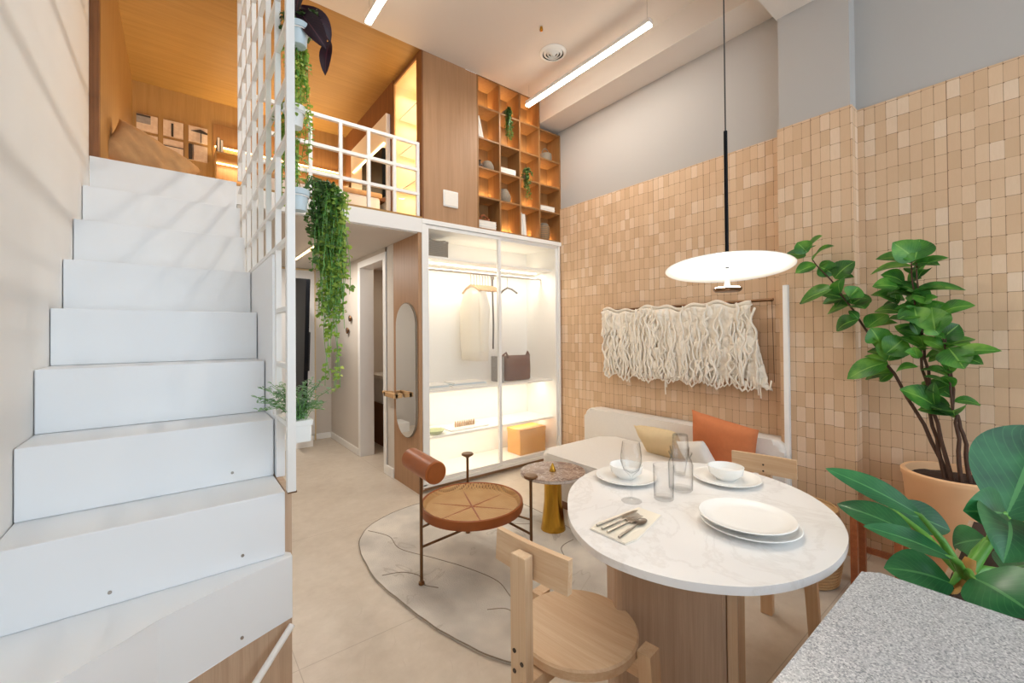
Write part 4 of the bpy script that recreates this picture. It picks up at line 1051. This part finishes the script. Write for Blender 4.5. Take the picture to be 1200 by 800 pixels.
gx, gy = 3.065, .318
t = thing('potted_fiddle_fig', 'tall leafy green tree with bare dark stems in a terracotta pot by the wall', 'potted plant', (gx, gy, 0))
MB().lathe([(.001, 0), (.135, 0), (.145, .02), (.198, .60), (.205, .61), (.205, .632), (.198, .638), (.185, .636), (.183, .59), (.001, .585)], (gx, gy, 0), 64).build('pot', 'terracotta', t, True)
m = MB(); m.lathe([(.001, .612), (.10, .608), (.183, .598)], (gx, gy, 0), 40, (0, 0, 1), False); 
for v in m.b.verts: v.co.z += noise.noise(v.co*30)*.008
m.build('soil', 'soil', t, 2)
FICUS_LEAVES= [(3.06, 0.949, 1.819, 3.066, 1.064, 1.848, 0.35), (3.066, 0.951, 1.831, 3.008, 0.844, 1.919, 0.5), (2.999, 0.921, 1.829, 2.986, 0.97, 1.898, 0.6), (3.034, 0.888, 1.755, 2.991, 0.983, 1.711, 0.4), (3.047, 0.875, 1.745, 3.058, 0.802, 1.685, 0.55), (3.052, 0.801, 1.665, 3.054, 0.703, 1.752, 0.45), (2.967, 0.787, 1.598, 3.016, 0.972, 1.522, 0.4), (3.067, 0.765, 1.542, 3.053, 0.862, 1.517, 0.45), (3.064, 0.741, 1.5, 3.134, 0.859, 1.461, 0.4), (2.922, 0.698, 1.54, 2.943, 0.665, 1.595, 0.7), (3.017, 0.713, 1.506, 3.088, 0.652, 1.554, 0.6), (3.01, 0.704, 1.496, 2.96, 0.64, 1.472, 0.7), (2.98, 0.675, 1.417, 2.984, 0.778, 1.352, 0.5), (2.98, 0.638, 1.369, 3.054, 0.565, 1.443, 0.45), (2.953, 0.583, 1.295, 2.917, 0.61, 1.368, 0.7), (2.984, 0.597, 1.257, 3.01, 0.551, 1.349, 0.7), (3.079, 0.58, 1.217, 3.076, 0.661, 1.234, 0.5), (2.958, 0.557, 1.231, 3.008, 0.49, 1.313, 0.8), (2.999, 0.558, 1.193, 3.01, 0.524, 1.331, 0.6), (2.996, 0.558, 1.184, 2.938, 0.72, 1.084, 0.3), (3.035, 0.538, 1.128, 3.06, 0.667, 1.076, 0.35), (2.944, 0.515, 1.135, 2.923, 0.427, 1.168, 0.35), (2.975, 0.44, 1.716, 2.911, 0.514, 1.809, 0.5), (2.95, 0.437, 1.713, 3.004, 0.424, 1.822, 0.75), (3.069, 0.454, 1.737, 3.037, 0.385, 1.758, 0.45), (3.043, 0.457, 1.708, 2.959, 0.593, 1.737, 0.3), (3.075, 0.469, 1.694, 3.065, 0.638, 1.667, 0.3), (3.058, 0.494, 1.604, 3.009, 0.583, 1.656, 0.55), (2.978, 0.508, 1.582, 2.94, 0.605, 1.589, 0.5), (3.085, 0.485, 1.605, 3.059, 0.421, 1.651, 0.6), (3.0, 0.446, 1.56, 3.053, 0.269, 1.548, 0.25), (3.073, 0.498, 1.514, 3.042, 0.634, 1.55, 0.4), (2.965, 0.454, 1.533, 2.996, 0.383, 1.494, 0.7), (2.929, 0.437, 1.469, 2.898, 0.42, 1.382, 0.6), (3.068, 0.505, 1.45, 3.115, 0.633, 1.462, 0.3), (2.952, 0.428, 1.435, 2.874, 0.493, 1.41, 0.4), (3.052, 0.403, 1.436, 3.055, 0.318, 1.415, 0.6), (2.953, 0.354, 1.431, 2.939, 0.229, 1.466, 0.35), (2.923, 0.363, 1.347, 2.938, 0.376, 1.466, 0.6), (3.005, 0.35, 1.313, 3.021, 0.291, 1.38, 0.6), (2.926, 0.352, 1.331, 2.933, 0.388, 1.382, 0.6), (2.977, 0.433, 1.331, 2.962, 0.508, 1.358, 0.3), (2.97, 0.346, 1.263, 2.975, 0.414, 1.304, 0.5), (3.012, 0.339, 1.228, 3.015, 0.402, 1.191, 0.5), (2.921, 0.317, 1.265, 2.865, 0.262, 1.172, 0.7), (2.923, 0.306, 1.232, 2.89, 0.148, 1.257, 0.2), (2.997, 0.377, 0.969, 2.923, 0.499, 1.05, 0.55), (3.03, 0.419, 0.978, 3.013, 0.325, 0.974, 0.4), (3.0, 0.389, 1.036, 3.0, 0.334, 1.076, 0.6), (3.078, 0.336, 1.087, 3.077, 0.367, 1.111, 0.4), (2.927, 0.427, 1.211, 2.859, 0.466, 1.246, 0.3), (3.035, 0.519, 1.495, 2.993, 0.595, 1.545, 0.5), (3.046, 0.427, 1.508, 3.033, 0.466, 1.438, 0.6), (2.978, 0.382, 1.399, 2.999, 0.434, 1.489, 0.6)]
FICUS_STEMS= [[(3.03, 0.331, 0.623), (3.03, 0.458, 0.946), (3.03, 0.571, 1.182), (3.03, 0.679, 1.408), (3.03, 0.803, 1.633), (3.03, 0.904, 1.788)], [(3.02, 0.348, 0.629), (3.02, 0.388, 0.862), (3.02, 0.422, 1.154), (3.02, 0.451, 1.384), (3.02, 0.46, 1.724)], [(3.01, 0.323, 0.638), (3.01, 0.391, 0.966), (3.01, 0.411, 1.208), (3.01, 0.43, 1.383), (3.01, 0.439, 1.702)], [(3.0, 0.262, 0.647), (3.0, 0.279, 0.849), (3.0, 0.312, 0.961), (3.0, 0.321, 1.161), (3.0, 0.337, 1.313)], [(2.99, 0.29, 0.642), (2.99, 0.3, 0.88), (2.99, 0.311, 0.962), (2.99, 0.358, 1.432)]]
for s in FICUS_STEMS:
    P = [V(*p) for p in s]; q = []
    for i in range(len(P)-1):
        for k in range(4):
            f = k/4; p = P[i].lerp(P[i+1], f); q.append(p+V(.004*math.sin(9*f+i*2), .005*math.sin(5*f+i), 0))
    q.append(P[-1]); n = len(q)
    MB().tube([(p.x, p.y, p.z-.03) if i == 0 else p for i, p in enumerate(q)], .01, 8, taper=[.0095-.0065*i/(n-1) for i in range(n)]).build('stem', 'bark', t, True)
m = MB(); rnd = random.Random(8)
for (a, b, c, d, e, f, w_) in FICUS_LEAVES:
    A, Bp = V(a, b, c), V(d, e, f); L = (A-Bp).length
    nr = V(-.55+rnd.uniform(-.3, .2), -.15+rnd.uniform(-.3, .3), .75)
    if abs((Bp-A).normalized().z) > .6: nr = V(-.9, -.25+rnd.uniform(-.3, .3), .2)
    if rnd.random() < .8:
        D = Bp-A; an = rnd.uniform(-.9, .9); q_ = Matrix.Rotation(an+(.5 if an > 0 else -.5), 3, V(-.85, -.2, .2)) @ D*rnd.uniform(.45, .8)
        q_.x = min(q_.x, .12); m.leaf(A, A+q_+V(0, 0, .02), max(.045, q_.length*.6), V(-.6+rnd.uniform(-.3, .3), rnd.uniform(-.4, .3), .6), .12, .1, n=8, shape=.85)
    m.leaf(A, Bp, max(.06, min(.135, L*w_*1.5+.028)), nr, .12, rnd.uniform(.04, .16), n=9, shape=.85)
for k in range(46):
    st0 = FICUS_STEMS[(1, 2, 2, 4, 3, 1, 0)[k % 7]]; f = rnd.uniform(.50, 1); i = min(len(st0)-2, int(f*(len(st0)-1))); g_ = f*(len(st0)-1)-i
    A = V(*st0[i]).lerp(V(*st0[i+1]), g_); an = rnd.uniform(0, 2*PI)
    D = V(math.cos(an)*.8-.1, math.sin(an), rnd.uniform(-.15, .65)).normalized()*rnd.uniform(.09, .15)
    Bp = A+D; Bp.x = min(Bp.x, 3.2); m.leaf(A, Bp, D.length*rnd.uniform(.55, .75), V(-.5+rnd.uniform(-.3, .3), rnd.uniform(-.3, .3), .8), .14, rnd.uniform(.05, .2), n=8, shape=.85)
m.build('foliage', 'ficus_leaf', t, 2)

# ------------------------------------------------------------ granite island and the plant behind it
t = thing('kitchen_island', 'island with a thick speckled grey granite top in the bottom right corner', 'island', (.9, -.1, 0))
MB().prism(rrect(.25, 1.372, -.9, .306, .028), .70, .75, .010, 4).build('countertop', 'speckled_granite', t, True)
B('base', 'oak_table', .30, 1.33, -.85, .265, 0, .70, .003, t)
t = thing('planter_plant', 'broad leaved glossy green plant in a soil trough behind the granite island', 'potted plant', (1.85, 0, 0))
B('trough', 'oak_table', 1.56, 2.4, -.6, .215, 0, .62, .006, t)
m = MB()
g = [[m.b.verts.new((1.575+.81*i/20, -.585+.785*j/20, .622+.010*noise.noise(Vector((i*.9, j*.9, 0))))) for j in range(21)] for i in range(21)]
for i in range(20):
    for j in range(20): m.b.faces.new((g[i][j], g[i+1][j], g[i+1][j+1], g[i][j+1]))
m.build('soil', 'soil', t, 2)
FG= [('A', (1.673, 0.246, 0.822), (1.616, 0.455, 0.916), 0.2), ('B', (1.767, 0.275, 0.729), (1.765, 0.466, 0.763), 0.22), ('C', (1.599, 0.178, 0.753), (1.494, 0.335, 0.81), 0.22), ('D', (1.841, 0.343, 0.772), (1.927, 0.213, 0.715), 0.3), ('E', (1.717, 0.189, 0.636), (1.63, 0.319, 0.655), 0.38), ('F', (1.865, 0.096, 0.811), (2.104, 0.033, 1.049), 0.62), ('G', (1.712, 0.088, 0.868), (1.596, 0.153, 0.884), 0.6), ('H', (1.718, 0.083, 0.855), (1.556, 0.084, 0.792), 0.9), ('I', (1.645, 0.142, 0.7), (1.561, 0.03, 0.684), 0.38), ('J', (2.015, 0.145, 0.688), (2.077, 0.224, 0.618), 0.4), ('K', (1.834, 0.096, 0.671), (1.999, 0.031, 0.651), 0.3)]
crown = V(1.745, .166, .654); crown2 = V(1.805, .117, .76)
m = MB(); st_ = MB()
NR = {'A': (-.6, .25, .8), 'B': (-.6, .1, .8), 'C': (-.5, -.1, .85), 'D': (-.8, .1, .6), 'E': (-.6, 0, .8), 'F': (-.9, -.25, .3), 'G': (-.85, -.4, .4), 'H': (-.9, -.3, .45), 'I': (-.6, .1, .8), 'J': (-.8, 0, .6), 'K': (-.6, .2, .8)}
for n_, a, b, w_ in FG:
    A, Bp = V(*a), V(*b); L = (A-Bp).length; wd_ = {'A': .078, 'B': .095, 'C': .07, 'D': .10, 'E': .13, 'F': .25, 'G': .12, 'H': .15, 'I': .16, 'J': .10, 'K': .12}[n_]
    m.leaf(A, Bp, wd_, NR[n_], {'H': .28, 'G': .2}.get(n_, .1), {'A': .05, 'C': .05, 'H': .12, 'I': .10, 'E': .1}.get(n_, .06), n=16, shape=.9, m=8)
    o = crown2 if n_ in 'FGH' else crown
    if (A-o).length > .03:
        md = o.lerp(A, .5)+V(0, 0, .015); st_.tube([o, md, A, A.lerp(Bp, .06)], .008, 10, taper=[.013, .010, .006, .003])
m.build('foliage', 'philodendron_leaf', t, 2)
st_.tube([crown, crown.lerp(crown2, .5)+V(.01, 0, 0), crown2], .012, 10, taper=[.018, .014, .01]); st_.build('stalk', 'stalk_green', t, True)
m = MB(); m.tube([crown+V(0, 0, -.04), crown+V(.005, 0, .0), crown+V(.02, -.01, .05)], .02, 12, taper=[.026, .024, .012]); m.tube([crown+V(0, 0, -.02), crown+V(-.03, .01, -.028), crown+V(-.07, .02, -.034)], .006, 8)
m.build('crown', 'root_tan', t, True)

# ------------------------------------------------------------ plants hanging on the stair screen
def ring_pot(t, x, y, z, mat='pot_blue', r=.037, h_=.085):
    MB().lathe([(.001, -h_/2), (r*.78, -h_/2), (r*.84, -h_*.45), (r*.98, h_*.22), (r*1.12, h_*.24), (r*1.14, h_/2), (r*1.02, h_/2), (r*.98, h_*.3), (.001, h_*.28)], (x, y, z), 40).build('pot', mat, t, True)
    m = MB(); m.tube([(x+r*1.06*math.cos(a), y+r*1.06*math.sin(a), z+h_*.17) for a in [2*PI*q/28 for q in range(29)]], .0028, 6); m.tube([(x-r, y, z+h_*.17), (.326, y, z+h_*.17)], .004, 6); m.build('ring_bracket', 'white_metal', t, True)
t = thing('hanging_planter', 'topmost planter on the screen, with dark plum leaves over green fronds', 'planter', (.40, 1.85, 2.5), 'planters hooked on the stair screen')
ring_pot(t, .378, 1.86, 2.555)
m = MB()
for a, b, w_, nr in (((.375, 1.86, 2.66), (.475, 1.82, 2.52), .085, (-.6, -.7, .4)), ((.39, 1.87, 2.69), (.50, 1.85, 2.575), .09, (-.5, -.7, .5)), ((.50, 1.86, 2.585), (.475, 1.84, 2.42), .05, (-.5, -.8, .2)), ((.37, 1.86, 2.63), (.41, 1.82, 2.78), .08, (-.6, -.7, .4)), ((.40, 1.87, 2.63), (.48, 1.86, 2.68), .06, (-.4, -.8, .3))):
    m.leaf(a, b, w_, nr, .2, .1, n=10, m=6)
m.build('plum_foliage', 'plum_leaf', t, 2)
trail(t, .40, 1.88, 2.66, 2.52, 200, .07, .028, 'vine_dark_leaf', 21)
trail(t, .385, 1.90, 2.56, 2.20, 420, .045, .022, 'vine_leaf', 22, 'trailing_foliage')
t = thing('hanging_planter', 'second planter down on the screen, half behind the front post with ferny growth', 'planter', (.385, 1.9, 2.2), 'planters hooked on the stair screen')
ring_pot(t, .372, 1.91, 2.245, 'pot_white')
trail(t, .375, 2.02, 2.36, 1.92, 620, .075, .022, 'vine_leaf', 23)
trail(t, .40, 1.96, 2.62, 2.30, 160, .05, .02, 'vine_leaf', 29, 'upper_foliage')
t = thing('hanging_planter', 'third planter down, pale blue pot with a long lime green trailing plant', 'planter', (.40, 1.9, 1.86), 'planters hooked on the stair screen')
ring_pot(t, .382, 1.89, 1.90)
trail(t, .50, 1.96, 2.02, 1.62, 700, .072, .026, 'vine_dark_leaf', 24)
trail(t, .535, 1.95, 2.0, 1.38, 1300, .060, .025, 'vine_leaf', 25, 'long_foliage')
trail(t, .525, 1.95, 1.6, 1.10, 170, .036, .023, 'vine_leaf', 26, 'tail_foliage')
m = MB()
for k in range(9):
    a = k*.5; m.tube([(.40, 1.89, 1.93), (.43+.01*math.sin(a), 1.90, 2.0+.008*(k % 3)), (.49+.02*math.cos(a), 1.93+.02*math.sin(a), 2.015), (.53+.03*math.cos(a), 1.95, 1.94)], .0018, 5)
m.build('arching_stems', 'vine_dark_leaf', t)
t = thing('hanging_planter', 'lowest planter, white rectangular box with a pale feathery plant', 'planter', (.37, 1.75, .93), 'planters hooked on the stair screen')
MB().prism(rrect(.330, .394, 1.73, 1.85, .008), .955, 1.02, .003, 2).build('box', 'pot_white', t, True)
MB().prism(rrect(.326, .399, 1.725, 1.855, .008), 1.015, 1.035, .003, 2).build('rim', 'pot_white', t, True)
m = MB(); s = MB(); rnd = random.Random(31)
for k in range(60):
    a = rnd.uniform(0, 2*PI); L = rnd.uniform(.06, .15); b = V(.36+rnd.uniform(-.02, .02), 1.79+rnd.uniform(-.05, .05), 1.03)
    e = b+V(math.cos(a)*L*.95-.02, math.sin(a)*L*.6, rnd.uniform(.03, .15)); md = b.lerp(e, .5)+V(0, 0, .03); s.tube([b, md, e], .0011, 4)
    for q in range(11):
        f = (q+1)/11; p = b.lerp(md, f*2) if f < .5 else md.lerp(e, f*2-1); c = rnd.uniform(0, 2*PI)
        m.leaf(p, p+V(math.cos(c), math.sin(c), rnd.uniform(-.4, .5)).normalized()*.02, .011, (0, -.3, 1), n=3, m=2)
m.build('foliage', 'pale_leaf', t); s.build('stems', 'stalk_green', t)

# ------------------------------------------------------------ light, camera
def area(name, loc, rot_, sx_, sy_, power, col, spread=180):
    l = bpy.data.lights.new(name, 'AREA'); l.shape = 'RECTANGLE'; l.size = sx_; l.size_y = sy_; l.energy = power; l.color = col; l.spread = R(spread)
    o = bpy.data.objects.new(name, l); C.objects.link(o); o.location = loc; o.rotation_euler = tuple(R(a) for a in rot_); return o
warm = (1.0, .77, .45); ww = (1.0, .85, .64)
# bookcase strips: thin lamps at the back of every row, shining forward-up
for j in range(5):
    x1 = cols[4] if j < 4 else cols[3]
    area('shelf_lamp', ((cols[0]+x1)/2, BY-.05, rows[j]+.02), (122, 0, 0), x1-cols[0]-.02, .02, 7, warm)
# wardrobe strips
for z, p in ((.42, 1.7), (.83, 2.4), (2.03, 6.0)):
    area('wardrobe_lamp', (2.45, YF+.27, z-.012), (0, 0, 0), 1.5, .03, p, (1, .93, .80))
area('wardrobe_top_lamp', (2.45, YF+.35, 2.07), (0, 180, 0), 1.5, .03, 1.5, (1, .88, .68))
# loft: strips in the niche, cabinet, wall unit; one added lamp at the left
area('loft_strip_and_fill', (.95, 5.38, 3.24), (0, 180, 0), 1.25, .05, 9, (1, .78, .46))
area('loft_strip_and_fill', (1.53, 4.6, 3.22), (0, 90, 0), .04, .9, 6, (1, .78, .46))
area('loft_strip_and_fill', (-.30, 4.5, 2.385), (0, 185, 0), .03, 1.4, 14, (1, .80, .50))  # added lamp without a fixture, brightens the left loft wall
area('loft_strip_and_fill', (.95, 5.36, 3.17), (0, 0, 0), 1.25, .05, 9, (1, .80, .48))
area('cabinet_lamp', (1.82, 3.65, 3.70), (0, 0, 0), .2, .45, 3, (1, .86, .58))
area('cabinet_lamp', (1.82, 3.65, 3.42), (0, 0, 0), .2, .45, 3, (1, .86, .58))
area('cabinet_lamp', (1.82, 3.65, 3.07), (0, 0, 0), .2, .45, 3, (1, .86, .58))
area('cabinet_lamp', (1.82, 3.65, 2.72), (0, 0, 0), .2, .45, 3, (1, .86, .58))
area('hall_lamp', (1.025, 4.8, 2.195), (0, 0, 0), .03, .9, 20, (1, .93, .85))
area('bath_lamp', (2.0, 4.8, 2.2), (0, 0, 0), .3, .3, 4, ww)
area('bar_lamp', (2.71, 2.49, 3.585), (0, 0, 0), .04, 1.35, 14, (1, .94, .86))
area('bar_lamp', (1.075, 2.3, 3.585), (0, 0, 0), .04, 1.45, 14, (1, .94, .86))
l = bpy.data.lights.new('pendant_glow', 'POINT'); l.energy = 12; l.shadow_soft_size = .03; l.color = (1, .92, .80)
o = bpy.data.objects.new('pendant_glow', l); C.objects.link(o); o.location = (PX-.03, PY-.01, PZ-.06)
# daylight through the open glazed side behind the camera
w = bpy.data.worlds.new('World'); bpy.context.scene.world = w; w.use_nodes = True
bg = w.node_tree.nodes['Background']; bg.inputs[0].default_value = (.74, .875, 1.0, 1); bg.inputs[1].default_value = WORLD_STRENGTH
cam = bpy.data.cameras.new('Camera'); co = bpy.data.objects.new('Camera', cam); C.objects.link(co)
yaw, pitch, roll = R(38.0601), R(.53417), R(-.47522)
fwd = V(math.sin(yaw)*math.cos(pitch), math.cos(yaw)*math.cos(pitch), math.sin(pitch)); rt = V(math.cos(yaw), -math.sin(yaw), 0); up = rt.cross(fwd)
r2 = math.cos(roll)*rt+math.sin(roll)*up; u2 = -math.sin(roll)*rt+math.cos(roll)*up
mw = Matrix((r2, u2, -fwd)).transposed().to_4x4(); mw.translation = V(0, 0, 1.35)
co.matrix_world = mw
cam.sensor_fit = 'HORIZONTAL'; cam.sensor_width = 36; cam.lens = 498.46/1200*36; cam.shift_y = (386.84-400)/1200; cam.clip_start = .02
sc_ = bpy.context.scene; sc_.camera = co
sc_.view_settings.view_transform = 'Standard'; sc_.view_settings.look = 'None'; sc_.view_settings.gamma = 1; sc_.view_settings.use_curve_mapping = False
sc_.view_settings.exposure = EXPOSURE
sc_.cycles.max_bounces = 10; sc_.cycles.diffuse_bounces = 6; sc_.cycles.transparent_max_bounces = 16
